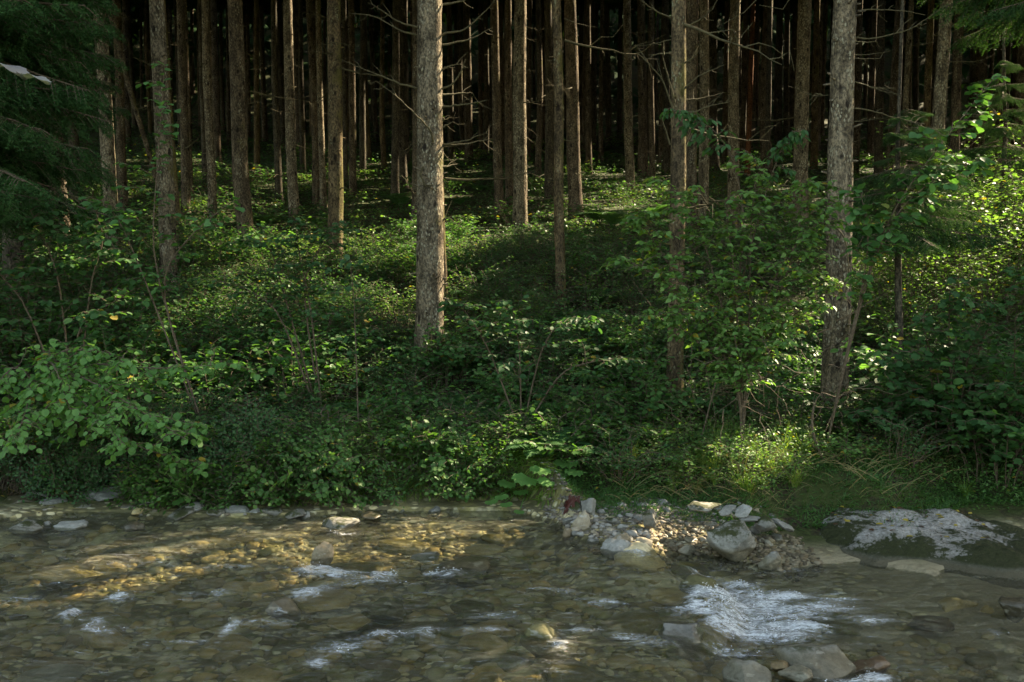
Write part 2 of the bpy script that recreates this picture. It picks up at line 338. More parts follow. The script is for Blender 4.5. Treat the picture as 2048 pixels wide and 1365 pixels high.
# ================================================================== water
def foamf(X, Y):
    f = 0
    for px, py, rx, ry, s in FO:
        c = onz(px, py, 0); q = c[1] / FPX
        f = f + s * np.exp(-((X - c[0]) / (rx * q)) ** 2 - ((Y - c[1]) / (ry * q * 2.9)) ** 2)
    return f
FO = [(1445, 1218, 50, 24, 1.2), (1500, 1170, 60, 12, .7), (1510, 1205, 70, 16, .8), (1480, 1245, 70, 12, .9), (1560, 1225, 60, 10, .6), (1580, 1230, 60, 12, .6), (1560, 1170, 120, 10, .7), (1650, 1195, 90, 12, .6), (1400, 1140, 36, 8, .8), (1480, 1150, 50, 8, .7),
      (1690, 1180, 50, 5, .7), (1410, 1185, 18, 22, .7), (1480, 1280, 70, 10, .5), (1520, 1180, 30, 10, .8), (1600, 1205, 50, 10, .5), (1580, 1250, 60, 12, .7), (1640, 1235, 50, 6, .4), (1450, 1180, 50, 10, .7),
      (625, 1155, 40, 9, 1.0), (690, 1165, 60, 8, .7), (610, 1205, 36, 12, .75), (655, 1190, 40, 8, .5), (760, 1180, 90, 6, .5), (235, 1213, 28, 9, .8), (140, 1250, 22, 12, .9), (190, 1262, 24, 8, .6), (440, 1200, 24, 6, .6), (365, 1213, 40, 5, .4),
      (460, 1272, 16, 14, .8), (520, 1262, 50, 6, .4), (680, 1315, 40, 14, .7), (630, 1340, 24, 10, .6), (850, 1283, 40, 10, .6), (960, 1275, 60, 8, .5), (1120, 1300, 26, 12, .75), (1160, 1270, 40, 8, .45), (1270, 1120, 30, 4, .7), (1560, 1118, 26, 6, .6),
      (1750, 1335, 40, 10, .8), (1080, 1195, 60, 4, .35), (300, 1140, 80, 5, .3), (120, 1180, 80, 5, .4), (680, 1078, 34, 5, .6), (1130, 1200, 80, 5, .3), (860, 1160, 50, 4, .4), (1850, 1190, 80, 5, .35), (1950, 1160, 80, 4, .3), (330, 1300, 120, 5, .35), (1000, 1340, 140, 6, .3), (1260, 1285, 60, 6, .45), (1870, 1310, 100, 5, .3), (1540, 1215, 40, 20, .5), (1400, 1220, 24, 22, .9), (560, 1235, 22, 10, .8), (1360, 1235, 30, 8, .6), (1290, 1300, 50, 10, .5), (900, 1160, 40, 6, .6), (770, 1165, 30, 8, .8), (200, 1275, 60, 6, .6), (760, 1290, 50, 10, .7), (460, 1150, 60, 5, .5), (40, 1215, 60, 8, .5), (1210, 1215, 50, 6, .5), (1000, 1240, 60, 6, .45), (1750, 1215, 60, 8, .6), (1990, 1240, 30, 16, .7), (1690, 1345, 60, 8, .6)]
wx = axis(-60, -5.2, 5.2, 60, .026, 1.08); wy = np.arange(2.4, 10.2, .026)
WX, WY = np.meshgrid(wx, wy, indexing='ij'); FM = np.clip(foamf(WX, WY) + .30 * (1 - sm(2.2, 3, WX)) * sm(8.6, 7.6, WY), 0, 1.0)  # foam cover plus a base level that paints flecks for crest glints
calm = 1 - .6 * sm(2.0, 3.0, WX)
fl = fbm(WX * 1.1 + 4, WY * .8, 2) * 1.2
WZ = wlevel(WX, WY) + calm * (.040 * fbm(WX * 1.7, (WY + fl) * 4.5, 3) + .022 * fbm(WX * 5, (WY + fl) * 13, 3)) + np.clip(FM, 0, 1) * ((.10 * fbm(WX * 5, WY * 9, 5) + .03)) + .02 * np.exp(-((WX - 1.25) / .12) ** 2) * 0
mw, t = mat('clear_shallow_stream_water'); k = N(t); pos = k.n('NewGeometry').outputs['Position']; fo = k.attr('foam')
rip = k.noise(k.mapping(pos, (4.5, 14, 5)), 1, 5, .62, .9); rip2 = k.noise(k.mapping(pos, (22, 52, 24)), 1, 3, .6, .5)
rdg = k.m('ABSOLUTE', k.m('SUBTRACT', k.noise(k.mapping(pos, (3, 11, 4)), 1, 3, .5, 1.2), .5)); rip = k.m('ADD', rip, k.m('MULTIPLY', rdg, -1.1))
bp = k.bump(k.m('ADD', rip, k.m('MULTIPLY', rip2, .3)), 1.0, .085)
bpf = k.bump(k.noise(k.mapping(pos, (30, 50, 30)), 1, 5, .7), .8, .03)
fr = k.n('Fresnel'); fr.inputs['IOR'].default_value = 1.33; k.l(bp, fr.inputs['Normal'])
tr = k.n('BsdfTransparent'); tr.inputs[0].default_value = (.93, .94, .83, 1)
gl = k.n('BsdfGlossy'); gl.inputs['Roughness'].default_value = .06; gl.inputs[0].default_value = (1, 1, 1, 1); k.l(bp, gl.inputs['Normal'])
ms = k.n('MixShader'); k.l(k.m('MULTIPLY', fr.outputs[0], 1.0), ms.inputs[0]); k.l(tr.outputs[0], ms.inputs[1]); k.l(gl.outputs[0], ms.inputs[2])
fn = k.noise(k.mapping(pos, (14, 36, 20)), 1, 8, .8, 1.6); fn2 = k.noise(k.mapping(pos, (3.2, 12, 5)), 1, 4, .6, 1.5)
foam_glint_mask = k.step(k.m('ADD', k.m('MULTIPLY', fo, .5), k.m('ADD', k.m('MULTIPLY', fn, 1.5), k.m('MULTIPLY', fn2, .7))), 1.36, 1.86)
df = k.pr((.86, .89, .92), .6, .4, bpf); dd_ = k.n('BsdfDiffuse'); dd_.inputs[0].default_value = (.58, .56, .38, 1); mt_ = k.n('MixShader'); k.l(k.m('MULTIPLY_ADD', k.step(k.noise(k.mapping(pos, (2.4, 5.5, 3)), 1, 5, .65, 1.8), .46, .72), .15, .015), mt_.inputs[0]); k.l(tr.outputs[0], mt_.inputs[1]); k.l(dd_.outputs[0], mt_.inputs[2]); k.l(mt_.outputs[0], ms.inputs[1])
glint_stk = k.m('MULTIPLY', k.step(k.noise(k.mapping(pos, (5, 46, 10)), 1, 4, .7, 1.8), .60, .72), k.step(k.m('ADD', fo, k.m('MULTIPLY', fn2, .6)), .34, .62))  # thin white streaks: bubble lines and painted sun glitter on the ripples
foam_glint_mask = k.m('MAXIMUM', foam_glint_mask, k.m('MULTIPLY', glint_stk, .5))
ms2 = k.n('MixShader'); k.l(k.m('MULTIPLY', foam_glint_mask, .9), ms2.inputs[0]); k.l(ms.outputs[0], ms2.inputs[1]); k.l(df.outputs[0], ms2.inputs[2]); k.out(ms2.outputs[0])
link('water', npmesh('water', np.stack([WX, WY, WZ], -1).reshape(-1, 3), grid_faces(len(wx), len(wy)), [mw], attrs={'foam': FM.ravel()}, smooth=True), kind='structure', label='clear shallow mountain stream with small rapids')

_r = np.random.default_rng(55); A_V = []; A_F = []
_w = onz; _n = 0; _iv = None
def droplets(n):
    import bmesh as bm_
    b = bm_.new(); bm_.ops.create_icosphere(b, subdivisions=1, radius=1); V0_ = np.array([v.co[:] for v in b.verts]); F0_ = np.array([[v.index for v in f.verts] for f in b.faces]); b.free()
    X = _r.uniform(-4.5, 5, n * 60); Y = _r.uniform(5.2, 8.6, n * 60); f = foamf(X, Y) * (.4 + 1.2 * vn(X * 9, Y * 16)) * (vn(X * 26, Y * 40) > .5) * (vn(X * 7 + 3, Y * 15) > .36); k_ = _r.random(len(X)) < np.clip(f - .33, 0, 1) * .22; X, Y, f = X[k_][:n], Y[k_][:n], f[k_][:n]
    ix = np.clip(np.searchsorted(wx, X), 0, len(wx) - 1); iy = np.clip(np.searchsorted(wy, Y), 0, len(wy) - 1); Z = WZ[ix, iy] + np.abs(_r.normal(0, .014, len(X))) * np.clip(f, .3, 1.6)
    s = _r.uniform(.0009, .0030, len(X)); V = V0_[None] * (s[:, None] * _r.uniform(.6, 1.8, (len(X), 3)) * [1.5, 1, 1])[:, None] + np.stack([X, Y, Z], -1)[:, None]
    F = (F0_[None] + (np.arange(len(X)) * len(V0_))[:, None, None]).reshape(-1, 3); return V.reshape(-1, 3), F
_V, _F = droplets(9000)
md, t = mat('white_water_drops'); k = N(t); k.out(k.pr((.88, .90, .93), .25, .6).outputs[0])
link('white_water', npmesh('white_water', _V, _F, [md], smooth=True), kind='stuff', label='splashing drops and bubbles over the rapids')
# ================================================================== rocks
import bmesh
def ico(sub):
    bm = bmesh.new(); bmesh.ops.create_icosphere(bm, subdivisions=sub, radius=1); V = np.array([v.co[:] for v in bm.verts]); F = np.array([[v.index for v in f.verts] for f in bm.faces]); bm.free(); return V, F
ICO = {i: ico(i) for i in (1, 2, 3, 4)}
def rock_verts(seed, sub, cuts=6, rough=.16):
    r = np.random.default_rng(seed); V = ICO[sub][0].copy()
    for _ in range(cuts):
        n = nrm(r.normal(size=3)); d = r.uniform(.55, .85); s = V @ n
        V = V - np.where(s > d, (s - d) * .97, 0)[:, None] * n
    o = r.uniform(0, 50, 3)
    q = np.array([mn.fractal(Vector(p * 1.6 + o), .75, 2.1, 6) for p in V]) if sub >= 3 else r.normal(size=len(V)) * .35
    return V * (1 + rough * q)[:, None]
def rock_at(px, py, wpx, hpx, mt, label, seed, rot=0, z=0.0, sub=4, tilt=0.0, cuts=6, name='rock', deep=.8, group=None, sink=.35, cat='rock'):
    """px,py: middle of the visible stone in the photograph; wpx,hpx its visible size"""
    b = onz(px, py + hpx * .5, z); sc = b[1] / FPX; W = wpx * sc; H = hpx * sc
    dY = W * deep; ht = max(H - dY * .27, H * .45)
    me = npmesh(name, rock_verts(seed, sub, cuts), ICO[sub][1], [M_rock[mt]], smooth=True)
    return link(name, me, loc=(b[0], b[1] + dY * .45, z + ht * (.5 - sink * .5) - .0), rot=(0, tilt, rot), scale=(W * .56, dY * .6, ht * (.5 + sink * .5) * 1.1), label=label, cat=cat, group=group)
RK = [ # px py w h mat label rot tilt z
 (45, 1047, 84, 38, 'moss', 'rounded mossy brown rock in the shallows at the far left edge of the stream', .3, 0, .03),
 (130, 1048, 68, 26, 'grey', 'flat grey stone lying beside the mossy rock at the left water edge', .2, 0, .03),
 (91, 1048, 22, 14, 'grey', 'small bluish stone wedged between the mossy rock and the flat grey stone', 0, 0, .03),
 (205, 984, 130, 34, 'grey', 'pale grey slab of rock in the dark hollow under the left bank', .3, 0, .08),
 (308, 998, 64, 30, 'grey', 'broken pale rock on the mud under the left bank near the overhanging leaves', 1.0, .2, .07),
 (345, 1026, 86, 26, 'moss', 'long tilted brown stone with a green mossy stripe at the left water edge', .5, -.3, .03),
 (268, 1050, 42, 28, 'dark', 'dark blocky stone half in the water below the long tilted stone', .4, 0, .02),
 (182, 1121, 42, 14, 'tan', 'small pale elongated stone poking from the water left of centre', .2, 0, .03),
 (110, 1145, 130, 44, 'bedgreen', 'broad flat rock just under the water behind the small pale elongated stone', .3, 0, -.05),
 (642, 1103, 46, 52, 'tan', 'pointed tan stone with pale wet face standing out of the stream', .5, .35, .0),
 (676, 1044, 76, 36, 'moss', 'dark mossy rock at the foot of the cut bank above the pointed tan stone', .2, 0, .02),
 (850, 1112, 66, 22, 'grey', 'low speckled stone breaking the water left of the dark wet boulder', .4, 0, .01),
 (918, 1136, 120, 40, 'dark', 'dark wet boulder lying low in the middle of the stream', .25, -.12, .0),
 (968, 1096, 78, 28, 'bed', 'rounded brown stone with a scrap of moss behind the dark wet boulder', .1, 0, -.01),
 (760, 1218, 110, 60, 'bedgreen', 'large sunken stone with a dark mossy top in the lower middle of the stream', .2, 0, -.07),
 (940, 1216, 86, 34, 'bedgreen', 'oval olive stone under water right of the large sunken mossy stone', .3, 0, -.06),
 (700, 1245, 100, 30, 'bed', 'flat sunken stone just below the large sunken mossy stone', .4, 0, -.08),
 (562, 1218, 70, 52, 'dark', 'dark wedge of rock with water curling past it left of centre', .8, .3, -.01),
 (1163, 1040, 34, 44, 'tan', 'upright stone leaning by the dead red leaves at the left end of the gravel bar', .3, .2, .05),
 (1178, 1008, 38, 44, 'grey', 'tall grey stone topped with moss behind the upright leaning stone', .9, .1, .12),
 (1135, 1067, 22, 26, 'tan', 'small pointed stone standing alone in the water off the gravel bar', .2, .2, .0),
 (1238, 1090, 66, 50, 'grey', 'pale rounded boulder with dark bands at the water edge of the gravel bar', .4, .35, .0),
 (1286, 1085, 38, 26, 'tan', 'rounded tan stone touching the banded pale boulder', .2, 0, .02),
 (1478, 1068, 104, 80, 'moss', 'big wedge-shaped grey boulder with moss on its upper left corner', .2, .45, .0),
 (1544, 1119, 46, 40, 'grey', 'round grey stone sitting in the water right of the big wedge boulder', .3, 0, .0),
 (1300, 1034, 38, 36, 'moss', 'stone capped with bright yellow-green moss in the middle of the gravel bar', .2, 0, .1),
 (1410, 1010, 70, 30, 'moss', 'mossy hump of stone at the back edge of the gravel bar', .2, 0, .2),
 (1458, 1018, 40, 18, 'grey', 'flat pale slab resting against the top of the big wedge boulder', .3, -.3, .22),
 (1490, 1020, 38, 18, 'grey', 'pointed pale slab lying across the stack behind the big wedge boulder', .8, -.5, .22),
 (1505, 1038, 44, 12, 'grey', 'thin horizontal slab in the stack right of the big wedge boulder', .1, 0, .17),
 (1535, 1046, 40, 32, 'moss', 'dark mossy stone in the stack right of the big wedge boulder', .3, 0, .1),
 (1572, 1048, 46, 20, 'grey', 'long grey stone pointing down to the right at the end of the stack', 0, .5, .1),
 (1400, 1168, 70, 44, 'bedgreen', 'smooth green rock under the lip of the small waterfall', .2, 0, -.02),
 (1340, 1190, 90, 40, 'bed', 'sunken stone feeding water to the lip of the small waterfall', .5, 0, -.05),
 (1365, 1262, 116, 54, 'grey', 'pale speckled boulder with a little moss at the foot of the white water', .1, 0, -.02),
 (1650, 1318, 170, 100, 'moss', 'large rounded boulder with a mossy right shoulder in the lower right foreground', -.4, .2, -.06),
 (1505, 1348, 100, 70, 'grey', 'smooth rounded grey boulder at the bottom edge below the white water', .2, 0, -.04),
 (1598, 1346, 62, 34, 'grey', 'small round grey stone in front of the large mossy-shouldered boulder', .1, 0, .02),
 (1560, 1330, 42, 26, 'tan', 'small brown stone between the two foreground boulders', .4, 0, .02),
 (1752, 1332, 80, 46, 'red', 'wet reddish stone with water splashing over it at the lower right', .3, 0, -.03),
 (2036, 1208, 60, 54, 'dark', 'dark wet rock cut by the right edge of the picture', .2, 0, -.03),
 (1872, 1248, 96, 30, 'red', 'flat orange-brown stone under the water at lower right', .2, 0, -.09),
 (85, 1356, 130, 44, 'grey', 'grey-brown rock in the bottom left corner of the stream', .3, 0, -.02),
 (622, 1309, 46, 24, 'tan', 'ochre stone peeping out beside the bottom centre-left riffle', .3, 0, .0),
 (1090, 1278, 90, 66, 'bedgreen', 'mossy sunken rock with a riffle on its right side at lower centre', .4, .2, -.06),
 (640, 1206, 130, 40, 'bed', 'sunken brown stone between two riffles at centre left', .4, 0, -.09)]
for i, (px, py, a, b, m_, lb, ro, ti, z) in enumerate(RK):
    rock_at(px, py, a, b, m_, lb, 100 + i, ro, z - (.07 if px > 1420 and py > 1100 else 0), tilt=ti, cuts=9)
# the bedrock ledge on the right bank
lg = []; nx_, ny_ = 220, 170
lx = np.linspace(2.35, 4.75, nx_); ly = np.linspace(6.9, 9.6, ny_); LX, LY = np.meshgrid(lx, ly, indexing='ij')
e = ((LX - 3.55) / 1.12) ** 2 + ((LY - (8.62 - .2 * (LX - 3.55))) / 1.05) ** 2 + .55 * fbm(LX * 2.2, LY * 2.2) + .2 * fbm(LX * 6, LY * 6)
lf = 1 - sm(.0, 1.3, e)
LZ = -.24 + .34 * lf ** .45 + .18 * fbm(LX * 1.8, LY * 2.2, 3) + .045 * fbm(LX * 7, LY * 9, 4) + .05 * np.abs(fbm(LX * 4 + LY * 3, LY * 5))
LZ = np.where(e > 1.5, -.5, LZ)
ml, t = mat('bedrock_ledge_stone'); k = N(t); g = k.n('NewGeometry'); pos = g.outputs['Position']; sx = k.n('SeparateXYZ'); k.l(pos, sx.inputs[0])
a1 = k.noise(pos, 3.2, 5, .62, .4); a2 = k.noise(pos, 30, 4, .7)
c = k.mix(k.step(a2, .35, .65), (.2, .185, .16), (.44, .42, .40)); c = k.mix(k.step(sx.outputs[2], .0, -.07), c, (.10, .088, .055))
ctr = k.n('VectorMath', operation='SUBTRACT'); k.l(pos, ctr.inputs[0]); ctr.inputs[1].default_value = (3.45, 8.35, .1); ln_ = k.n('VectorMath', operation='LENGTH'); k.l(k.mapping(ctr.outputs[0], (1.15, 1.7, 0)), ln_.inputs[0])
ms_ = k.m('MULTIPLY', k.step(k.m('ADD', k.m('MULTIPLY', ln_.outputs['Value'], .3), k.m('ADD', a1, k.m('MULTIPLY', a2, .5))), 0.9, 0.99), k.step(sx.outputs[2], -.07, -.03)); c = k.mix(ms_, c, k.mix(a2, (.010, .014, .004), (.05, .055, .016)))
k.out(k.pr(c, .8, .3, k.bump(k.m('ADD', a1, k.m('MULTIPLY', a2, .8)), 1.0, .05)).outputs[0])
link('bedrock_ledge', npmesh('ledge', np.stack([LX - 3.55, LY - 8.4, LZ], -1).reshape(-1, 3), grid_faces(nx_, ny_), [ml], smooth=True), loc=(3.55, 8.4, 0), label='wide pale bedrock ledge blotched with moss and leaf litter at the right water edge', cat='rock')
def ledge_z(X, Y):
    i = np.clip(np.searchsorted(lx, X), 0, nx_ - 1); j = np.clip(np.searchsorted(ly, Y), 0, ny_ - 1); return LZ[i, j]

# countable cobbles: copies of a few stones
TM = [(npmesh('stone', rock_verts(300 + i, 3, 7), ICO[3][1], [], smooth=True)) for i in range(8)]
TMm = {}
def cobble(m_, i):
    if (m_, i) not in TMm:
        me = TM[i].copy(); me.materials.append(M_rock[m_]); TMm[(m_, i)] = me
    return TMm[(m_, i)]
r = np.random.default_rng(11)
cnt = 0
while cnt < 150:      # gravel bar
    px = r.uniform(1120, 1570); py = r.uniform(996, 1108)
    p = ghit(px, py)
    d = p[1] - yshore(p[0])
    if d < -.12 or d > 1.15 or py < 1004 - (px - 1300) * .02: continue
    s = r.choice([.022, .035, .05, .07], p=[.35, .35, .22, .08]) * r.uniform(.8, 1.3)
    link('cobble', cobble(r.choice(['grey', 'grey', 'tan', 'grey', 'moss']), int(r.integers(8))), loc=(p[0], p[1], p[2] + s * .28), rot=(r.uniform(-.4, .4), r.uniform(-.4, .4), r.uniform(0, 6)), scale=(s * 1.3, s, s * .65),
         label='grey or tan cobble on the stony bar below the sunlit grass', cat='cobble', group='cobbles on the gravel bar'); cnt += 1
cnt = 0
while cnt < 62:       # left shallows edge
    px = r.uniform(150, 520) if cnt < 45 else r.uniform(560, 1100); py = r.uniform(1012, 1085) if cnt < 45 else r.uniform(1018, 1040)
    p = ghit(px, py); s = r.choice([.02, .035, .055], p=[.45, .35, .2]) * r.uniform(.8, 1.2)
    if p[2] > .2 or vn(p[0] * 2.2, 5) < .45: cnt += .2; continue
    link('cobble', cobble(r.choice(['grey', 'tan', 'bed', 'moss']), int(r.integers(8))), loc=(p[0], p[1], p[2] + s * r.uniform(-.2, .35)), rot=(r.uniform(-.4, .4), r.uniform(-.4, .4), r.uniform(0, 6)), scale=(s * 1.4, s, s * .7),
         label='small stone along the muddy left water edge under the cut bank', cat='cobble', group='stones along the left water edge'); cnt += 1
cnt = 0
while cnt < 130:      # bigger submerged stones
    px = r.uniform(-20, 2068); py = r.uniform(1075, 1375)
    p = ghit(px, py); d = p[1] - yshore(p[0])
    if d > -.15 or (px > 1560 and py < 1180): continue
    s = r.choice([.07, .11, .16, .22], p=[.4, .35, .18, .07]) * r.uniform(.8, 1.2); f = .45 if px < 1420 else .35
    link('streambed_stone', cobble(r.choice(['bed', 'bed', 'bedgreen', 'bedgreen', 'tan']), int(r.integers(8))), loc=(p[0], p[1], p[2] + .0), rot=(r.uniform(-.2, .2), r.uniform(-.2, .2), r.uniform(-.5, .9)), scale=(s * 1.3, s * .85, s * .42),
         label='brown or olive stone lying under the clear water of the stream', cat='stone', group='stones under the water'); cnt += 1
# uncountable pebbles
A = Acc(); V0, F0 = ICO[1]
def pebbles(n, fx, mtn, name, label, smin, smax):
    V = []; Fs = []; rn = []
    ps = fx(n)
    for i, p in enumerate(ps):
        s = r.uniform(smin, smax) * r.choice([.6, 1, 1.5]); a = r.uniform(0, 6); q = V0 * (1 + .18 * r.normal(size=(len(V0), 1))) * np.array([1.35, .95, .5]) * s
        q = q @ np.array([[math.cos(a), math.sin(a), 0], [-math.sin(a), math.cos(a), 0], [0, 0, 1]]); V.append(q + p + [0, 0, s * (.12 if s < .03 else -.05)]); Fs.append(F0 + i * len(V0)); rn.append(np.full(len(V0), r.random()))
    m, t = mat(name); k = N(t); at_ = k.attr('rnd'); pos = k.n('NewGeometry').outputs['Position']; nz = k.noise(pos, 30, 4, .7); sx = k.n('SeparateXYZ'); k.l(pos, sx.inputs[0])
    c = k.ramp(at_, mtn); c = k.mix(k.m('MULTIPLY', nz, .6), c, (.05, .045, .03)); c = k.mix(k.step(sx.outputs[2], .05, 0), c, k.mix(1., c, (.85, .78, .62), 'MULTIPLY'))
    k.out(k.pr(c, .7, .3, k.bump(nz, .5, .01)).outputs[0])
    link(name, npmesh(name, np.concatenate(V), np.concatenate(Fs), [m], np.concatenate(rn), smooth=True), kind='stuff', label=label)
def bedpts(n):
    Y = r.uniform(4.9, 9.3, n * 2); X = r.uniform(-5.2, 5.2, n * 2); d = Y - yshore(X); k_ = (d < -.22 - .3 * vn(X * 3, Y)) & ~((X > 2.0) & (X < 4.6) & (d > -1.3)); X, Y = X[k_][:n], Y[k_][:n]; return np.stack([X, Y, ground(X, Y)], -1)
pebbles(3400, bedpts, [(0, (.12, .10, .05)), (.25, (.34, .28, .13)), (.6, (.60, .47, .22)), (.8, (.42, .42, .22)), (1, (.78, .72, .54))], 'streambed_gravel', 'brown and olive gravel covering the streambed', .02, .055)
def barpts(n):
    out = []
    while len(out) < n:
        X = r.uniform(.3, 2.5); Y = r.uniform(7.4, 9.6); d = Y - float(yshore(X))
        if -.2 < d < 1.05 - .45 * abs(X - 1.2): out.append((X, Y, float(ground(X, Y))))
    for _ in range(110):
        X = r.uniform(-5, .5); d = r.uniform(-.35, .1) if X > -2.6 else r.uniform(-.45, .25); Y = float(yshore(X)) + d; out.append((X, Y, float(ground(X, Y))))
    return np.array(out)
pebbles(2200, barpts, [(0, (.07, .06, .05)), (.3, (.15, .135, .11)), (.6, (.21, .17, .115)), (1, (.38, .36, .32))], 'bank_gravel', 'small grey and tan pebbles along the water edge', .008, .026)

# ================================================================== trees
def dh(X, Y): return float(ground(X, Y))
# x_top, x_base, y_base (forest floor hidden by plants), width px, bark, label
TR = [
 (28, 34, 420, 24, 'dark', 'dark spruce trunk at the far left edge seen under the hanging spruce boughs'),
 (94, 96, 405, 9, 'brown', 'very thin lit trunk left of the short bright-edged trunk at far left'),
 (120, 124, 490, 34, 'brown', 'short visible trunk with a sunlit right edge low on the left under the spruce boughs'),
 (152, 150, 410, 19, 'dark', 'dark trunk just behind the short bright-edged trunk on the left'),
 (219, 230, 530, 27, 'pale', 'pale grey spruce trunk second to the left of the thick pale leaning pair'),
 (247, 246, 410, 18, 'brown', 'brown trunk half hidden behind the pale grey trunk on the left'),
 (324, 340, 610, 31, 'pale', 'pale lichen-spotted trunk on the left leaning slightly, its foot in hazel leaves'),
 (346, 360, 520, 15, 'mossy', 'mossy trunk with a bright golden edge touching the pale lichen-spotted trunk'),
 (370, 372, 425, 17, 'brown', 'brown trunk right of the golden-edged trunk on the left'),
 (384, 384, 400, 8, 'brown', 'thin sun-edged trunk right behind the brown trunk at left'),
 (410, 411, 360, 12, 'dark', 'dim trunk in the gap left of the slim spotted trunk'),
 (423, 426, 445, 16, 'pale', 'slim spotted trunk between the leaning pale trunk and the stout brown trunk'),
 (472, 474, 360, 12, 'dark', 'dark trunk just left of the stout brown trunk at left centre'),
 (493, 493, 500, 32, 'brown', 'stout reddish brown spruce trunk with pale flecks at left centre'),
 (555, 558, 390, 13, 'dark', 'thin dark trunk between the stout brown trunk and the bright-edged one'),
 (586, 589, 440, 20, 'pale', 'pale trunk with a white sunlit right edge and blackened foot at left centre'),
 (606, 606, 335, 11, 'dark', 'faint distant trunk directly right of the trunk with the blackened foot'),
 (620, 634, 395, 15, 'brown', 'slightly slanting trunk right of the trunk with the blackened foot'),
 (642, 647, 405, 12, 'pale', 'thin pale trunk left of the mossy brown trunk'),
 (676, 670, 545, 29, 'mossy', 'mossy brown trunk standing left of the biggest central trunk'),
 (702, 706, 390, 14, 'brown', 'brown trunk with a dark foot right behind the mossy brown trunk'),
 (690, 691, 365, 9, 'dark', 'thin dark trunk squeezed behind the mossy brown trunk'),
 (735, 735, 295, 9, 'dark', 'distant dark trunk in the gap left of the golden-lit thin trunk'),
 (769, 768, 330, 10, 'mossy', 'thin trunk with a continuous golden-lit edge left of the biggest central trunk'),
 (792, 790, 390, 15, 'dark', 'dark trunk right of the thin golden-lit trunk'),
 (811, 811, 325, 15, 'dark', 'dim trunk second to the left of the biggest central trunk'),
 (829, 833, 440, 18, 'brown', 'trunk partly hidden directly behind the left side of the biggest central trunk'),
 (868, 858, 720, 54, 'pale', 'biggest central spruce trunk with dead twigs on both sides and an orange-lit edge'),
 (884, 887, 610, 15, 'mossy', 'mossy trunk peeping out behind the right side of the biggest central trunk'),
 (899, 902, 305, 12, 'dark', 'faint trunk just right of the biggest central trunk'),
 (924, 925, 300, 9, 'dark', 'faint thin trunk left of the thin lit trunk right of centre'),
 (938, 938, 312, 16, 'brown', 'thin lit-edged trunk behind the dead twigs of the biggest central trunk'),
 (961, 962, 292, 8, 'brown', 'hair-thin lit trunk far back between the two central groups'),
 (972, 972, 305, 11, 'dark', 'dark distant trunk left of the close trio at the centre'),
 (994, 1000, 432, 17, 'brown', 'leftmost trunk of the close trio at the centre'),
 (1017, 1019, 412, 15, 'brown', 'middle trunk of the close trio at the centre'),
 (1041, 1040, 450, 27, 'pale', 'thick right trunk of the central trio with a glowing edge and lit branch stubs'),
 (1074, 1076, 345, 12, 'brown', 'thin trunk right behind the glowing stubs of the central trio'),
 (1092, 1098, 395, 17, 'dark', 'dark trunk leaning a little left of the slender mossy trunk'),
 (1120, 1122, 615, 18, 'mossy', 'slender straight greenish trunk in front at the centre right'),
 (1143, 1153, 435, 27, 'brown', 'brown trunk with a thin sunlit edge directly right of the slender greenish trunk'),
 (1172, 1173, 300, 10, 'dark', 'very dark distant trunk right of the sun-edged pair'),
 (1187, 1187, 290, 13, 'dark', 'distant trunk in the dark gap right of the sun-edged pair'),
 (1204, 1202, 312, 9, 'brown', 'thin distant trunk with a faint lit edge in the dark gap'),
 (1255, 1261, 385, 18, 'pale', 'pale spotted trunk alone right of the dark gap'),
 (1280, 1286, 345, 19, 'brown', 'reddish brown trunk right beside the pale spotted trunk'),
 (1298, 1298, 275, 10, 'dark', 'dim trunk behind and right of the reddish brown trunk'),
 (1350, 1349, 810, 30, 'mossy', 'mossy trunk rising from the bank behind the leafy shrub with broken dead snags'),
 (1378, 1380, 500, 26, 'brown', 'left one of two touching brown trunks behind the leafy shrub'),
 (1403, 1405, 480, 20, 'pale', 'right spotted one of two touching trunks behind the leafy shrub'),
 (1427, 1428, 330, 20, 'dark', 'dark trunk between the touching pair and the grey trunk'),
 (1463, 1467, 440, 23, 'pale', 'grey trunk left of the thin orange trunk'),
 (1484, 1485, 330, 12, 'dark', 'dark trunk just left of the thin orange trunk'),
 (1497, 1495, 340, 10, 'red', 'thin orange-barked trunk, the only orange one'),
 (1531, 1534, 345, 23, 'brown', 'dotted brown trunk right of the thin orange trunk'),
 (1556, 1557, 290, 16, 'dark', 'dark trunk right of the dotted brown trunk'),
 (1572, 1573, 290, 12, 'dark', 'dark trunk just left of the greenish spotted trunk'),
 (1603, 1600, 450, 29, 'pale', 'greenish spotted trunk left of the thick pale right-hand trunk'),
 (1628, 1627, 300, 18, 'brown', 'brown trunk in the gap left of the thick pale right-hand trunk'),
 (1660, 1666, 845, 50, 'pale', 'thick pale trunk on the right reaching down to the bank with a flared foot'),
 (1690, 1690, 400, 16, 'brown', 'slim trunk touching the right side of the thick pale right-hand trunk'),
 (1757, 1757, 360, 17, 'dark', 'dark trunk above the young spruce on the right'),
 (1779, 1780, 380, 22, 'brown', 'brown trunk directly above the young spruce'),
 (1807, 1806, 420, 11, 'pale', 'narrow pale trunk right of the young spruce top'),
 (1846, 1847, 400, 14, 'mossy', 'narrow trunk with a yellow sunlit streak on the right'),
 (1868, 1854, 545, 25, 'pale', 'slightly leaning pale trunk behind the diagonal leafy branch'),
 (1900, 1902, 420, 18, 'brown', 'trunk right of the leaning pale trunk above the sunlit leaves'),
 (1936, 1936, 330, 12, 'dark', 'dark trunk under the spruce bough near the right edge'),
 (1955, 1957, 350, 18, 'brown', 'brown trunk hanging behind the round leaves near the right edge'),
 (1988, 1988, 330, 11, 'dark', 'thin dark trunk between the round leaves and the right edge'),
 (2036, 2038, 400, 22, 'brown', 'brown trunk cut by the right edge of the picture')]

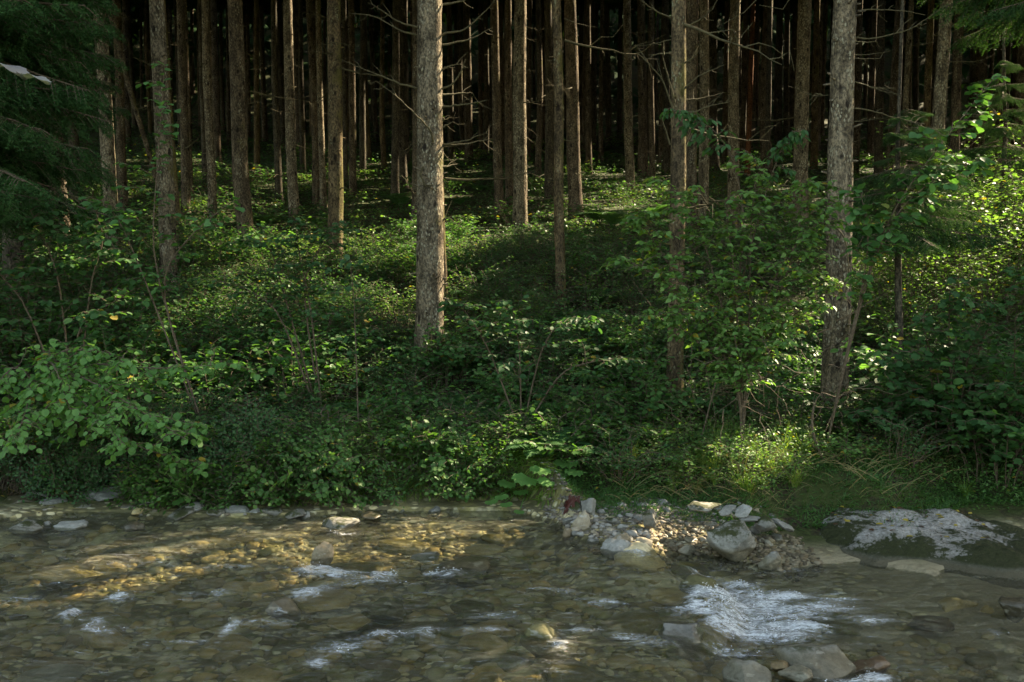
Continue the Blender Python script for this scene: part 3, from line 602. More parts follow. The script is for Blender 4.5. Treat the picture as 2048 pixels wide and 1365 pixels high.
def trunk_mesh(seed, H, r0, nseg, nring, stubs, mat_, amp=1.0):
    rr = np.random.default_rng(seed); A = Acc()
    z = np.concatenate([np.linspace(-.4, 6.5, nring), np.linspace(6.9, H, max(8, nring // 4))]); a = np.arange(nseg) * 2 * math.pi / nseg
    rad = r0 * (1 - .75 * np.clip(z, 0, H) / H) * (1 + .35 * np.exp(-np.maximum(z, 0) / .28)) + .01
    bx = np.interp(z, np.linspace(0, H, 7), np.cumsum(rr.normal(0, .035, 7))) * sm(0, 2, z); by = np.interp(z, np.linspace(0, H, 7), np.cumsum(rr.normal(0, .035, 7))) * sm(0, 2, z)
    o = rr.uniform(0, 60); Zg, Ag = np.meshgrid(z, a, indexing='ij')
    ca, sa = np.cos(Ag), np.sin(Ag)
    nz_ = fbm(ca * 1.4 + o, Zg * 1.6 + sa * 1.4, 3) * .16 + fbm(ca * 5 + o, Zg * 9 + sa * 5, 3) * .09
    w_ = .04 * np.exp(-((((Zg + o) % .62) - .31) / .035) ** 2) + .05 * sa * np.exp(-np.maximum(Zg, 0) / .2) * np.cos(Ag * 5)
    rd = rad[:, None] * (1 + amp * (nz_ + w_))
    V = np.stack([bx[:, None] + rd * ca, by[:, None] + rd * sa, Zg], -1).reshape(-1, 3)
    nr = len(z); i = np.arange(nr - 1)[:, None] * nseg; j = np.arange(nseg)[None]; kk = (j + 1) % nseg
    A.add(V, np.stack([i + j, i + kk, i + nseg + kk, i + nseg + j], -1).reshape(-1, 4))
    for _ in range(stubs):
        zz = rr.uniform(.5, 8.5); th = rr.uniform(0, 6.28); R0 = np.interp(zz, z, rad); d = np.array([math.cos(th), math.sin(th), rr.uniform(-.2, .4)])
        c0 = np.array([np.interp(zz, z, bx), np.interp(zz, z, by), zz]); L = rr.uniform(.02, .10)
        tube(A, [c0 + d * R0 * .8, c0 + d * (R0 + L * .5), c0 + d * (R0 + L)], [.016, .012, .006], 5)
    return A.mesh('trunk', mat_, smooth=True)

# live crown: whorls of drooping boughs carrying jagged needle sprays
SPR = np.array([(0, 0, 0), (.22, .12, -.05), (.12, .2, 0), (.36, .36, -.1), (.14, .42, .02), (.3, .66, -.1), (.08, .62, .02), (0, 1.0, -.12), (-.08, .62, .02), (-.3, .66, -.1), (-.14, .42, .02), (-.36, .36, -.1), (-.12, .2, 0), (-.22, .12, -.05)])
SPF = [np.array([(0, 1, 2), (2, 3, 4), (4, 5, 6), (0, 2, 12), (2, 4, 10), (2, 10, 12), (4, 6, 8), (4, 8, 10), (6, 7, 8), (10, 11, 12), (8, 9, 10), (12, 13, 0)])]
def crown_arrays(seed, H=20., cb=8.5, Rm=2.5, dens=1.0):
    rr = np.random.default_rng(seed); P = []; Dd = []; Nn = []; L = []
    z = cb
    while z < H - .3:
        f = (H - z) / (H - cb); Rr = Rm * (f ** .75) * min(1, .45 + (z - cb) * .5) + .25; nb = rr.integers(6, 9)
        for b in range(nb):
            th = rr.uniform(0, 6.28); rl = Rr * rr.uniform(.7, 1.12); u = np.array([math.cos(th), math.sin(th), 0]); side = np.array([-u[1], u[0], 0])
            m = int(3 + rl * 5.5 * dens)
            for q in np.linspace(.16, 1, m):
                p = u * rl * q + np.array([0, 0, z - .35 * rl * q * q + rr.normal(0, .07)])
                for s in ((-1, 1) if q < .97 else (0,)):
                    P.append(p); Dd.append(u * rr.uniform(.35, .9) + side * s * rr.uniform(.6, 1) + [0, 0, rr.uniform(-.55, 0)]); Nn.append([rr.normal(0, .35), rr.normal(0, .35), 1]); L.append((.34 + .4 * (1 - q)) * rr.uniform(.8, 1.25) * (.5 + .5 * f + .15))
        z += rr.uniform(.34, .5)
    return np.array(P), np.array(Dd), np.array(Nn), np.array(L), rr.random(len(P))
CR = [crown_arrays(500 + i) for i in range(4)]
def crown_mesh(ci, keep=None):
    P, Dd, Nn, L, rn = CR[ci]; A = Acc()
    if keep is not None: P, Dd, Nn, L, rn = P[keep], Dd[keep], Nn[keep], L[keep], rn[keep]
    if len(P) == 0: return None
    leaves(A, (SPR, SPF), P, Dd, Nn, L, L * 1.25, rn); return A.mesh('crown', M_needle)
CRM = [crown_mesh(i) for i in range(4)]

# sun gaps: places the sun reaches in the photograph, as (point, radius)
BEAM = []
def gb(px, py, rad, off=.35): BEAM.append((ghit(px, py, off), rad, 1))
for a in [(1500, 870, .5), (1530, 840, .45), (1510, 940, .45), (1470, 980, .4, .1), (1480, 905, .5), (1440, 930, .5), (1400, 955, .45), (1430, 1000, .3, .05), (1520, 860, .3), (1460, 940, .34), (1420, 975, .28, .1), (1330, 1020, .30, .05), (1260, 1045, .28, .05), (1400, 1020, .25, .05), (1530, 850, .25), (1120, 1068, .2, 0), (1040, 1085, .2, 0), (960, 1092, .16, 0), (840, 1112, .18, 0), (760, 1128, .16, 0), (690, 1140, .14, 0), (640, 1100, .12, .05), (622, 1158, .2, 0), (700, 1165, .14, 0),
          (1820, 470, .9), (1900, 430, .9), (1960, 430, .9), (1760, 480, .8), (2030, 430, 1.), (1980, 560, .6), (1840, 580, .5), (1720, 470, .8), (1780, 520, .7), (1850, 420, .8), (1930, 380, .8), (1990, 400, .9), (2040, 350, .9), (1960, 470, .7), (1880, 520, .7), (1720, 600, .6), (1700, 540, .5), (2000, 520, .6), (1940, 560, .5),
          (860, 480, .9), (930, 480, .8), (980, 460, .8), (1060, 440, .6), (1220, 390, .9), (1240, 415, .7), (1280, 380, .7), (1150, 440, .5), (1190, 360, .5), (900, 450, .8), (820, 470, .7), (760, 480, .8), (960, 450, .7), (1000, 430, .5), (700, 540, .5), (720, 580, .4), (780, 540, .5), (890, 500, .5),
          (460, 560, .35), (500, 520, .4), (540, 500, .4), (440, 600, .3), (620, 480, .5), (430, 400, .7), (480, 410, .6), (540, 380, .5), (720, 340, .8), (640, 420, .5), (100, 392, .5), (400, 640, .25), (240, 520, .3), (160, 520, .25), (330, 680, .2), (60, 560, .3), (480, 640, .25),
          (1010, 640, .12), (1170, 665, .14), (1140, 755, .12), (1330, 855, .14), (1540, 790, .2), (1600, 750, .2), (1560, 640, .25), (1340, 660, .2), (1450, 860, .3), (820, 930, .12), (1000, 895, .15), (180, 810, .18), (100, 830, .15), (320, 790, .12)]: gb(*a)
for _ in range(34):
    _p = ghit(random.uniform(150, 1950), random.uniform(300, 385), .3); BEAM.append((_p, random.uniform(.4, .9), 0))
for px, py, Y, rad in [(1740, 500, 12.8, .6), (1800, 440, 13.2, .7), (1870, 400, 13.4, .7), (1930, 360, 14, .8), (2000, 360, 14.5, .8), (1900, 450, 13, .6), (1990, 440, 13.6, .6), (1720, 580, 12.3, .5), (1380, 440, 9.6, .25), (1450, 420, 9.7, .3), (1520, 450, 9.6, .3), (1600, 480, 9.7, .3), (1400, 560, 9.5, .25), (1300, 560, 9.5, .2), (1500, 560, 9.7, .3), (1640, 560, 9.8, .2), (1990, 170, 8.7, .2), (1960, 240, 8.7, .2), (1900, 300, 8.7, .15), (1450, 340, 9.6, .2)]: BEAM.append((at(px, py, Y), rad, 1))
POS = []
for xt, xb, yb, wd, bk, lb in TR:
    g = ghit(xb, yb + 12, .0); Y = g[1] if yb > 200 else 30
    Y = {860: 12.3}.get(xb, Y); POS.append((at(xb, yb, Y)[0], Y, wd * Y / FPX / 2, (xt - xb) * Y / FPX))
def tb(ix, ys, rad=.34):
    X, Y, r_, ln = POS[ix]
    for y in ys: p = at(TR[ix][1] + (TR[ix][0] - TR[ix][1]) * (1 - y / max(TR[ix][2], 1)), y, Y); p[0] += r_; BEAM.append((p, rad, 1 if ix in (15, 27, 36, 40, 7) else 0))
for ix, ys in [(2, (380, 430, 470)), (7, (150, 200, 250, 300, 350, 400, 450)), (9, (20, 90, 160)), (15, (10, 60, 110, 160, 210, 260, 320)), (23, (50, 110, 170, 230)), (27, (20, 60, 120, 340, 400, 460, 520, 580)), (31, (60, 140, 220)), (34, (20, 60, 110)), (36, (10, 60, 110, 160, 210, 260, 310, 360, 410)),
               (40, (20, 80, 130, 250, 300, 350, 400, 430)), (47, (120, 260, 300)), (60, (30, 90)), (64, (30, 60, 150)), (19, (320, 360, 460)), (20, (170, 220)), (37, (120, 180)), (1, (300, 350, 380)), (28, (420, 500, 560)), (43, (120, 200)), (53, (30, 150))]: tb(ix, ys)
BP = np.array([b[0] for b in BEAM]); BR = np.array([b[1] for b in BEAM]); BK = np.array([b[2] for b in BEAM])
def beam_d(X, Y):   # horizontal distance from a trunk to each beam, beyond the lit point
    dx, dy = X - BP[:, 0], Y - BP[:, 1]; hx, hy = math.sin(SUN_AZ), math.cos(SUN_AZ)
    t = dx * hx + dy * hy; return np.where((t > .3) & (t < 31), np.abs(dx * hy - dy * hx), 9)
CE = math.cos(SUN_EL)
def carve(ci, loc, sc, lk=.46):
    P = (CR[ci][0] + nrm(CR[ci][1]) * CR[ci][3][:, None] * .5) * sc + np.array(loc); Lc = CR[ci][3] * sc * lk
    keep = np.ones(len(P), bool); h = math.tan(SUN_EL)
    bd = beam_d(loc[0], loc[1]); cand = np.nonzero(bd < 3.2)[0]
    for i in cand:
        v = P - BP[i]; t = v @ sun_dir; dd = np.linalg.norm(v - t[:, None] * sun_dir, axis=1); keep &= ~((dd < BR[i] + Lc) & (t > 0))
    return keep

# dead branches
def dead_mesh(seed, twigs=True):
    rr = np.random.default_rng(seed); A = Acc(); n = 9; t_ = np.linspace(0, 1, n)
    up = rr.uniform(-.05, .5); P = np.stack([t_, rr.normal(0, .012, n).cumsum(), up * t_ ** 2 - .12 * t_ + rr.normal(0, .008, n).cumsum()], -1); P[0] = 0
    tube(A, P, np.linspace(.014, .003, n), 5)
    if twigs:
        for _ in range(rr.integers(3, 8)):
            i = rr.integers(2, n - 1); s = rr.choice([-1, 1]); L = rr.uniform(.12, .4); q = np.array([P[i] + np.array([L * u * .7, s * L * u, rr.uniform(-.1, .15) * u]) for u in np.linspace(0, 1, 4)])
            tube(A, q, np.linspace(.006, .002, 4), 4)
    return A.mesh('dead_branch', M_deadb)
DEAD = [dead_mesh(700 + i) for i in range(10)]
rb = np.random.default_rng(23)
def add_dead(root, n, r0, zlo, zhi, lmin, lmax, H):
    for _ in range(n):
        z = rb.uniform(zlo, zhi); th = rb.uniform(0, 6.28); L = rb.uniform(lmin, lmax) * (1 if rb.random() < .2 else .4); rr_ = r0 * (1 - .75 * z / H)
        link('dead_branch', DEAD[rb.integers(10)], root, (math.cos(th) * rr_ * .9, math.sin(th) * rr_ * .9, z), (rb.uniform(-.6, .6), rb.uniform(-.15, .3), th), (L, L, L))
def crown_for(root, ci, loc, sc, near):
    keep = carve(ci, loc, sc); me = CRM[ci]
    if not keep.all(): me = crown_mesh(ci, keep)
    if me: link('crown', me, root, scale=sc)
for i, ((xt, xb, yb, wd, bk, lb), (X, Y, r0, ln)) in enumerate(zip(TR, POS)):
    z0 = dh(X, Y) - .05; big = wd >= 24; H = 20 if Y > 14 else 19
    lean = math.atan2(ln, max(at(xt, 0, Y)[2] - z0, 1))
    root = link('spruce_tree', None, loc=(X, Y, z0), rot=(0, lean, 0), label=lb, cat='tree')
    link('trunk', trunk_mesh(900 + i, H, max(r0, .05), 28 if big else 14, 150 if wd > 40 else 80 if big else 46, 70 if wd > 40 else 26, M_bark[bk], 1.0), root)
    sc = .85 + .3 * ((i * 37) % 10) / 10; ci = i % 4
    crown_for(root, ci, (X, Y, z0), sc, True)
    if i != 27: add_dead(root, {0: 5, 1: 10, 2: 13}[int(wd > 14) + int(wd > 24)], r0, 1.2, min(9, 4 + Y * .25), .5, 1.6, H)
# the biggest central trunk: its own dead branches, drawn where they grow
root = [o for o in C.objects if o.get('label', '').startswith('biggest central')][0]; Xb, Yb = POS[27][0], POS[27][1]
def own_branch(root, pts, Y, r0_=.014, dy=(0, -.2), name='dead_branch', mat_=None):
    A = Acc(); P = np.array([at(x, y, Y + np.interp(i / (len(pts) - 1), [0, 1], dy)) for i, (x, y) in enumerate(pts)]); m = 4 * len(pts)
    tt = np.linspace(0, len(pts) - 1, m); Q = np.stack([np.interp(tt, range(len(pts)), P[:, k_]) for k_ in range(3)], -1); Q[1:-1] = (Q[:-2] + Q[1:-1] * 2 + Q[2:]) / 4
    Q += np.array([0, 0, 1]) * rb.normal(0, .004, m)[:, None]; tube(A, Q, np.linspace(r0_, .0035, m), 6)
    for _ in range(m // 4):
        j = rb.integers(m // 3, m); L = rb.uniform(.06, .2); s = rb.choice([-1, 1]); dQ = nrm((Q[min(j, m - 1)] - Q[j - 1])[None])[0]
        tube(A, [Q[j], Q[j] + (dQ * .6 + np.array([0, .3, s * .6])) * L * .6, Q[j] + (dQ + np.array([0, .4, s * .7])) * L], [.005, .004, .002], 4)
    o = link(name, A.mesh(name, mat_ or M_deadb), root); o.matrix_parent_inverse = (Matrix.LocRotScale(root.location, root.rotation_euler, root.scale)).inverted(); return o
for pts, dy in [([(884, 70), (930, 60), (975, 20), (990, 0)], (-.0, -.4)), ([(884, 92), (940, 80), (985, 55)], (0, .3)), ([(848, 60), (800, 45), (760, 20), (735, 5)], (0, -.5)), ([(848, 75), (800, 62), (745, 30), (700, 28)], (0, .2)),
                ([(846, 180), (790, 165), (730, 140), (684, 121)], (0, -.3)), ([(866, 285), (862, 262), (840, 238), (790, 190), (752, 162)], (-.16, -.6)), ([(884, 178), (905, 170), (925, 140), (930, 118)], (-.05, -.3)), ([(884, 190), (915, 188), (945, 186)], (0, .3)),
                ([(885, 214), (930, 210), (976, 200)], (0, -.2)), ([(885, 290), (930, 283), (972, 266)], (0, -.3)), ([(885, 292), (930, 289), (985, 278)], (0, .2)), ([(885, 255), (905, 245)], (0, 0)), ([(846, 335), (840, 350), (852, 372), (866, 370)], (-.16, -.2)), ([(885, 440), (900, 436)], (0, 0)),
                ([(846, 285), (820, 290)], (0, 0)), ([(885, 335), (915, 328)], (0, .2)), ([(846, 115), (835, 100)], (0, 0)), ([(885, 140), (900, 132), (920, 128)], (0, 0)), ([(885, 10), (930, 2), (960, -15)], (0, .1)), ([(846, 375), (815, 366)], (0, 0))]:
    own_branch(root, pts, Yb, .016, dy)
snag = [o for o in C.objects if o.get('label', '').startswith('mossy trunk rising')][0]; Ys = POS[47][1]
for pts, dy in [([(1340, 35), (1320, 28), (1295, 12), (1280, 0)], (0, -.3)), ([(1345, 215), (1325, 160), (1300, 130), (1272, 104)], (-.1, -.4)), ([(1345, 105), (1320, 108), (1305, 112)], (0, 0)), ([(1350, 205), (1335, 150), (1325, 115), (1328, 104)], (-.12, -.5)), ([(1340, 290), (1332, 262), (1325, 245)], (-.1, -.2)), ([(1360, 130), (1385, 118), (1400, 100)], (0, -.2)), ([(1360, 305), (1372, 295)], (0, 0)), ([(1345, 500), (1340, 460), (1338, 440)], (-.12, -.2)), ([(1360, 60), (1400, 40), (1425, 20)], (0, -.3)), ([(1360, 185), (1400, 150), (1450, 130)], (0, -.3)), ([(1360, 240), (1410, 215), (1460, 205)], (0, -.2))]:
    own_branch(snag, pts, Ys, .013, dy)
right_t = [o for o in C.objects if o.get('label', '').startswith('thick pale trunk')][0]; Yr = POS[59][1]
for pts, dy in [([(1678, 165), (1690, 160), (1698, 138), (1692, 120)], (-.05, -.1)), ([(1684, 212), (1740, 222), (1800, 238), (1850, 250)], (0, .3)), ([(1685, 118), (1760, 118)], (0, .3)), ([(1685, 82), (1720, 84), (1752, 84)], (0, .3)), ([(1685, 75), (1750, 78), (1820, 60), (1880, 20)], (0, -.3)), ([(1645, 190), (1630, 188)], (0, 0)), ([(1690, 590), (1698, 660), (1680, 690), (1660, 700)], (-.1, -.3)), ([(1640, 430), (1690, 470), (1700, 560), (1666, 650), (1650, 770)], (-.35, -.3)), ([(1684, 30), (1740, 18), (1800, 22), (1850, 30)], (0, .2))]:
    own_branch(right_t, pts, Yr, .010, dy)
# leaning dead poles on the left
for pts, Y, lb in [([(252, 150), (268, 210), (290, 280), (305, 330)], 19, 'leaning dead pole crossing between the pale grey trunk and the pale lichen-spotted trunk')]:
    A = Acc(); P = [at(x, y, Y + i * .3) for i, (x, y) in enumerate(pts)]; e_ = P[-1] + (P[-1] - P[0]) * .45; P.append(e_); P.insert(0, P[0] + (P[0] - P[1]) * 3); tube(A, P, [.03, .05, .05, .05, .05, .05], 8)
    link('dead_pole', A.mesh('dead_pole', M_bark['brown'], True), label=lb, cat='dead tree')

# the rest of the wood: dim trunks behind and beside
TT = [trunk_mesh(1000 + i, 20, .14, 12, 36, 14, None) if 0 else None for i in range(0)]
TMS = {}
def far_trunk(i, bk):
    if (i, bk) not in TMS: TMS[(i, bk)] = trunk_mesh(1000 + i, 20, .135, 12, 36, 14, M_bark[bk])
    return TMS[(i, bk)]
pts = [(p[0], p[1]) for p in POS]; rt = np.random.default_rng(31); tries = 0; n_in = 0; nt_ = 0
def px_of(X, Y): return 1024 + FPX * X / (Y * _c5)
named_cols = [(TR[i][1], TR[i][2]) for i in range(len(TR))]
_a = np.arange(8) * math.pi / 4; SIDE_T = (np.array([(math.cos(b) * q, math.sin(b) * q, z) for z, q in ((-.3, .19), (.5, .15), (10, .1), (20, .02)) for b in _a]), np.array([(i * 8 + j, i * 8 + (j + 1) % 8, i * 8 + 8 + (j + 1) % 8, i * 8 + 8 + j) for i in range(3) for j in range(8)]))
SUR = Acc(); SUC = Acc()
while tries < 14000 and nt_ < 470:
    tries += 1; Y = rt.uniform(9.5, 78); lim = .60 * Y + 3; X = rt.uniform(-lim - 5, lim + 26)
    inview = abs(px_of(X, Y) - 1024) < 1060
    if inview and Y < 33: continue
    if X > 0 and X > .6 * Y + 3 and Y > 48: continue
    if Y < 11.5 and abs(X) < 9: continue
    if Y < 50 and inview and rt.random() < .35: continue
    if inview and n_in > 225: continue
    if min((X - a) ** 2 + (Y - b) ** 2 for a, b in pts) < (1.5 if Y > 33 else 2.1) ** 2: continue
    bd = beam_d(X, Y); 
    if ((bd < .2) & (BK > 0) & (BR < .37)).any() and not (inview and Y > 45): continue
    pts.append((X, Y)); nt_ += 1; n_in += inview; z0 = dh(X, Y) - .05; s = rt.uniform(.75, 1.25)
    bk = rt.choice(['dark', 'brown', 'dark', 'brown', 'mossy'])
    if inview: lb, gp = 'dark slender spruce trunk deep in the wood behind the nearer trunks', 'distant spruce trunks deep in the wood'
    else:
        V_, F_ = SIDE_T; SUR.add(V_ * [s, s, 1] + [X, Y, z0], F_); ci = int(rt.integers(4)); kp = carve(ci, (X, Y, z0), 1.0, .55) & (rt.random(len(CR[ci][0])) < .5)
        Pc, Dc, Nc, Lc, rc = [q_[kp] for q_ in CR[ci]]; leaves(SUC, (SPR, SPF), Pc + [X, Y, z0], Dc, Nc, Lc * 1.7, Lc * 2.2, rc); continue
    root = link('spruce_tree', None, loc=(X, Y, z0), rot=(rt.normal(0, .012), rt.normal(0, .012), rt.uniform(0, 6)), label=lb, cat='tree', group=gp)
    link('trunk', far_trunk(int(rt.integers(6)), bk), root, scale=(s, s, 1)); root.rotation_euler.z = 0
    crown_for(root, int(rt.integers(4)), (X, Y, z0), rt.uniform(.85, 1.15), False)
    if inview and Y < 55: add_dead(root, 3, .13 * s, 1.5, 8, .5, 1.4, 20)
link('surrounding_wood_trunks', SUR.mesh('surrounding_wood_trunks', M_bark['dark'], True), kind='stuff', label='trunks of the spruce wood going on beyond both sides of the view')
link('surrounding_wood_crowns', SUC.mesh('surrounding_wood_crowns', M_needle), kind='stuff', label='crowns of the spruce wood going on beyond both sides of the view')
# crowns of the far wood on the rising hill behind
A = Acc(); n = 15000; X = rt.uniform(-95, 95, n); Y = rt.uniform(72, 118, n); P = np.stack([X, Y, ground(X, Y) + rt.uniform(0, 15, n) ** 1.0], -1)
leaves(A, (SPR, SPF), P, rt.normal(size=(n, 3)) * [1, 1, .4] - [0, 0, .5], np.tile([0, -.6, .8], (n, 1)), rt.uniform(1.6, 3.0, n), rt.uniform(2, 3, n), rt.random(n))
link('distant_wood', A.mesh('distant_wood', M_needle), kind='stuff', label='dark mass of far spruces closing the view between the trunks')

# ================================================================== plants
def twig_leaves(A_l, P, spacing, ln, T, rr, flat=.35, droop=.25, ratio=.8, start=.15, ang=1.0):
    """alternate leaves along the polyline P"""
    seg = np.linalg.norm(np.diff(P, axis=0), axis=1); cl = np.concatenate([[0], np.cumsum(seg)]); n = max(2, int(cl[-1] * (1 - start) / spacing))
    t_ = np.linspace(cl[-1] * start, cl[-1], n); Q = np.stack([np.interp(t_, cl, P[:, i]) for i in range(3)], -1)
    dd = nrm(np.stack([np.interp(t_, cl, np.gradient(P[:, i])) for i in range(3)], -1)); side = nrm(np.cross(dd, [0, 0, 1.])); s = np.where(np.arange(n) % 2, 1, -1)[:, None]
    Dr = dd * (.55 + .5 * (np.arange(n) == n - 1)[:, None]) + side * s * ang * rr.uniform(.6, 1.1, (n, 1)) + np.array([0, 0, -droop]) + rr.normal(0, .18, (n, 3))
    Nn = np.stack([rr.normal(0, flat, n), rr.normal(0, flat, n) - .15, np.ones(n)], -1); L = ln * rr.uniform(.65, 1.15, n)
    leaves(A_l, T, Q + side * s * .008, Dr, Nn, L, L * ratio, rr.random(n))
def bush_meshes(seed, h, w, T, ln, ntw, mat_, ratio=.8, spacing=None, arch=.5, flat=.4, stem=.006):
    rr = np.random.default_rng(seed); L_ = Acc(); B_ = Acc(); spacing = spacing or ln * .62
    for i in range(ntw):
        th = rr.uniform(0, 6.28); rad = w * math.sqrt(rr.random()); hh = h * rr.uniform(.45, 1.0) * (1 - .35 * (rad / w) ** 2)
        b = np.array([math.cos(th), math.sin(th), 0]) * rad * rr.uniform(.15, .6); e_ = np.array([math.cos(th) * rad, math.sin(th) * rad, hh]); u = np.linspace(0, 1, 6)[:, None]
        P = b * (1 - u) + e_ * u; P[:, 2] = hh * np.sin(u[:, 0] * (math.pi * (.5 + arch * .28 * rr.random()))); P[:, :2] += rr.normal(0, .02, (6, 2)).cumsum(0); P[:, :2] += (e_[:2] - b[:2]) * (u ** 2) * .5
        tube(B_, P, np.linspace(stem, .002, 6), 4)
        twig_leaves(L_, P, spacing, ln, T, rr, flat, ratio=ratio, start=.3)
        for q in range(rr.integers(1, 4)):
            j = rr.integers(2, 5); s = rr.choice([-1, 1]); dv = P[j] - P[j - 1]; sd = nrm(np.cross(dv, [0, 0, 1.])[None])[0]; L = h * rr.uniform(.2, .42)
            v = np.linspace(0, 1, 4)[:, None]; P2 = P[j] + (nrm(dv[None])[0] * .7 + sd * s * .8 + [0, 0, .15]) * L * v + np.array([0, 0, -.25 * L]) * v ** 2
            tube(B_, P2, np.linspace(.004, .0015, 4), 3); twig_leaves(L_, P2, spacing, ln, T, rr, flat, ratio=ratio)
    return L_.mesh('foliage', mat_), B_.mesh('stems', M_twig)
def fern_mesh(seed, L, nf, spread=1.0):
    rr = np.random.default_rng(seed); A = Acc()
    for i in range(nf):
        th = i * 6.28 / nf + rr.normal(0, .25); l = L * rr.uniform(.75, 1.1); n = 26; u = np.linspace(0, 1, n); el = rr.uniform(.8, 1.15)
        x = l * (u * math.cos(el) + .28 * u ** 2) * spread; z = l * (u * math.sin(el) - .55 * u ** 2.2); dr = np.array([math.cos(th), math.sin(th)])
        P = np.stack([x * dr[0], x * dr[1], z], -1); tube(A, P, np.linspace(.004, .001, n), 3, .2)
        T = nrm(np.gradient(P, axis=0)); sd = np.array([-dr[1], dr[0], 0]); up = np.cross(T, sd)
        for s in (-1, 1):
            k_ = slice(3, n); pl = l * .25 * np.sin(np.clip(u[k_] * 1.05, 0, 1) * math.pi) ** .7 * (1 - .35 * u[k_]) + .01; m = len(pl)
            D_ = sd * s + T[k_] * .35 + np.array([0, 0, -.15]) + rr.normal(0, .05, (m, 3)); V, F = FERNP
            leaves(A, FERNP, P[k_], D_, up[k_] * (-1 if up[5][2] < 0 else 1), pl, np.full(m, l * .055), rr.random() * .7 + .1)
    return A.mesh('fronds', M_fern)
_v = [(0, 0, 0)]; _f = []
for i in range(5):
    y0, y1 = .02 + i * .19, .02 + (i + 1) * .19; wd = .62 * (1 - i / 6); b_ = len(_v); _v += [(wd, y0 + .12, .02), (0, y1, 0), (-wd, y0 + .12, .02)]; _f += [(b_ - 2 if i else 0, b_, b_ + 1), (b_ - 2 if i else 0, b_ + 1, b_ + 2)]
_f = []; last = 0
for i in range(5): b_ = 1 + 3 * i; _f += [(last, b_, b_ + 1), (last, b_ + 1, b_ + 2)]; last = b_ + 1
FERNP = (np.array(_v), [np.array(_f)])
def tuft_mesh(seed, L, n, mat_, lean=.8):
    rr = np.random.default_rng(seed); A = Acc()
    for i in range(n):
        th = rr.uniform(0, 6.28); l = L * rr.uniform(.5, 1.1); u = np.linspace(0, 1, 6); dr = np.array([math.cos(th), math.sin(th)]); ln_ = lean * rr.uniform(.3, 1.2)
        x = .03 * rr.random() + l * ln_ * u ** 1.6; z = l * (u - .55 * ln_ * u ** 2.4); P = np.stack([x * dr[0], x * dr[1], z], -1); wv = np.array([-dr[1], dr[0], 0]) * .5
        wd = .007 * (1 - u * .95)[:, None]; V = np.concatenate([P + wv * wd, P - wv * wd]); k_ = np.arange(5)
        A.add(V, np.stack([k_, k_ + 1, k_ + 7, k_ + 6], -1), rr.random())
    return A.mesh('blades', mat_)
def plant(name, loc, meshes, rz, sc, label, cat, group=None, tilt=(0, 0)):
    root = link(name, None, loc=loc, rot=(tilt[0], tilt[1], rz), scale=sc, label=label, cat=cat, group=group)
    for me in meshes: link(me.name.split('.')[0], me, root)
    return root

HZ = [bush_meshes(40 + i, .95, .55, L_ROUND, .075, 26, M_hazel, .85) for i in range(4)]          # broad leaved bushes
BR_ = [bush_meshes(50 + i, .6, .5, L_POINT, .05, 34, M_leafd, .95) for i in range(4)]             # bramble like
HB = [bush_meshes(60 + i, .4, .34, [L_POINT, L_LOBE, L_POINT, L_ROUND][i], [.05, .06, .07, .05][i], [22, 16, 13, 18][i], M_herb, [.9, 1.0, .7, .9][i], arch=.3, stem=.003) for i in range(4)]     # herbs
HL = [bush_meshes(68 + i, .42, .3, L_POINT, .05, 16, M_leafy, .9, arch=.3, stem=.003) for i in range(2)]  # herbs in lighter leaf colour, painted up for strong sun in the opening
LB = [bush_meshes(65 + i, .7, .5, L_POINT, .055, 26, M_leafy, .8) for i in range(3)]
FR = [bush_meshes(70 + i, .5, .62, L_SIMP, .085, 26, M_leafd, .95, spacing=.06, stem=.004) for i in range(4)]   # deeper in the wood
FL = [bush_meshes(75 + i, .5, .6, L_SIMP, .08, 26, M_leafy, .95, spacing=.06, stem=.004) for i in range(2)]
FE = [fern_mesh(80 + i, .62, 9) for i in range(4)]
TU = [tuft_mesh(90 + i, .42, 60, M_grass) for i in range(3)]; DT = [tuft_mesh(95 + i, .6, 26, M_straw, 1.3) for i in range(2)]
rp = np.random.default_rng(77)
trunks_xy = np.array(pts)
def spots(y0, y1, sp, xf=.57, xadd=.6):
    out = []
    for Y in np.arange(y0, y1, sp):
        for X in np.arange(-xf * Y - xadd, xf * Y + xadd, sp):
            x, y = X + rp.uniform(-.45, .45) * sp, Y + rp.uniform(-.45, .45) * sp
            if float(y - yshore(x)) > (.5 if x < .1 else .9) + .45 * float(sm(-2.3, -3.0, x)): out.append((x, y))
    return out
def kindof(x, y):
    px = px_of(x, y); return px
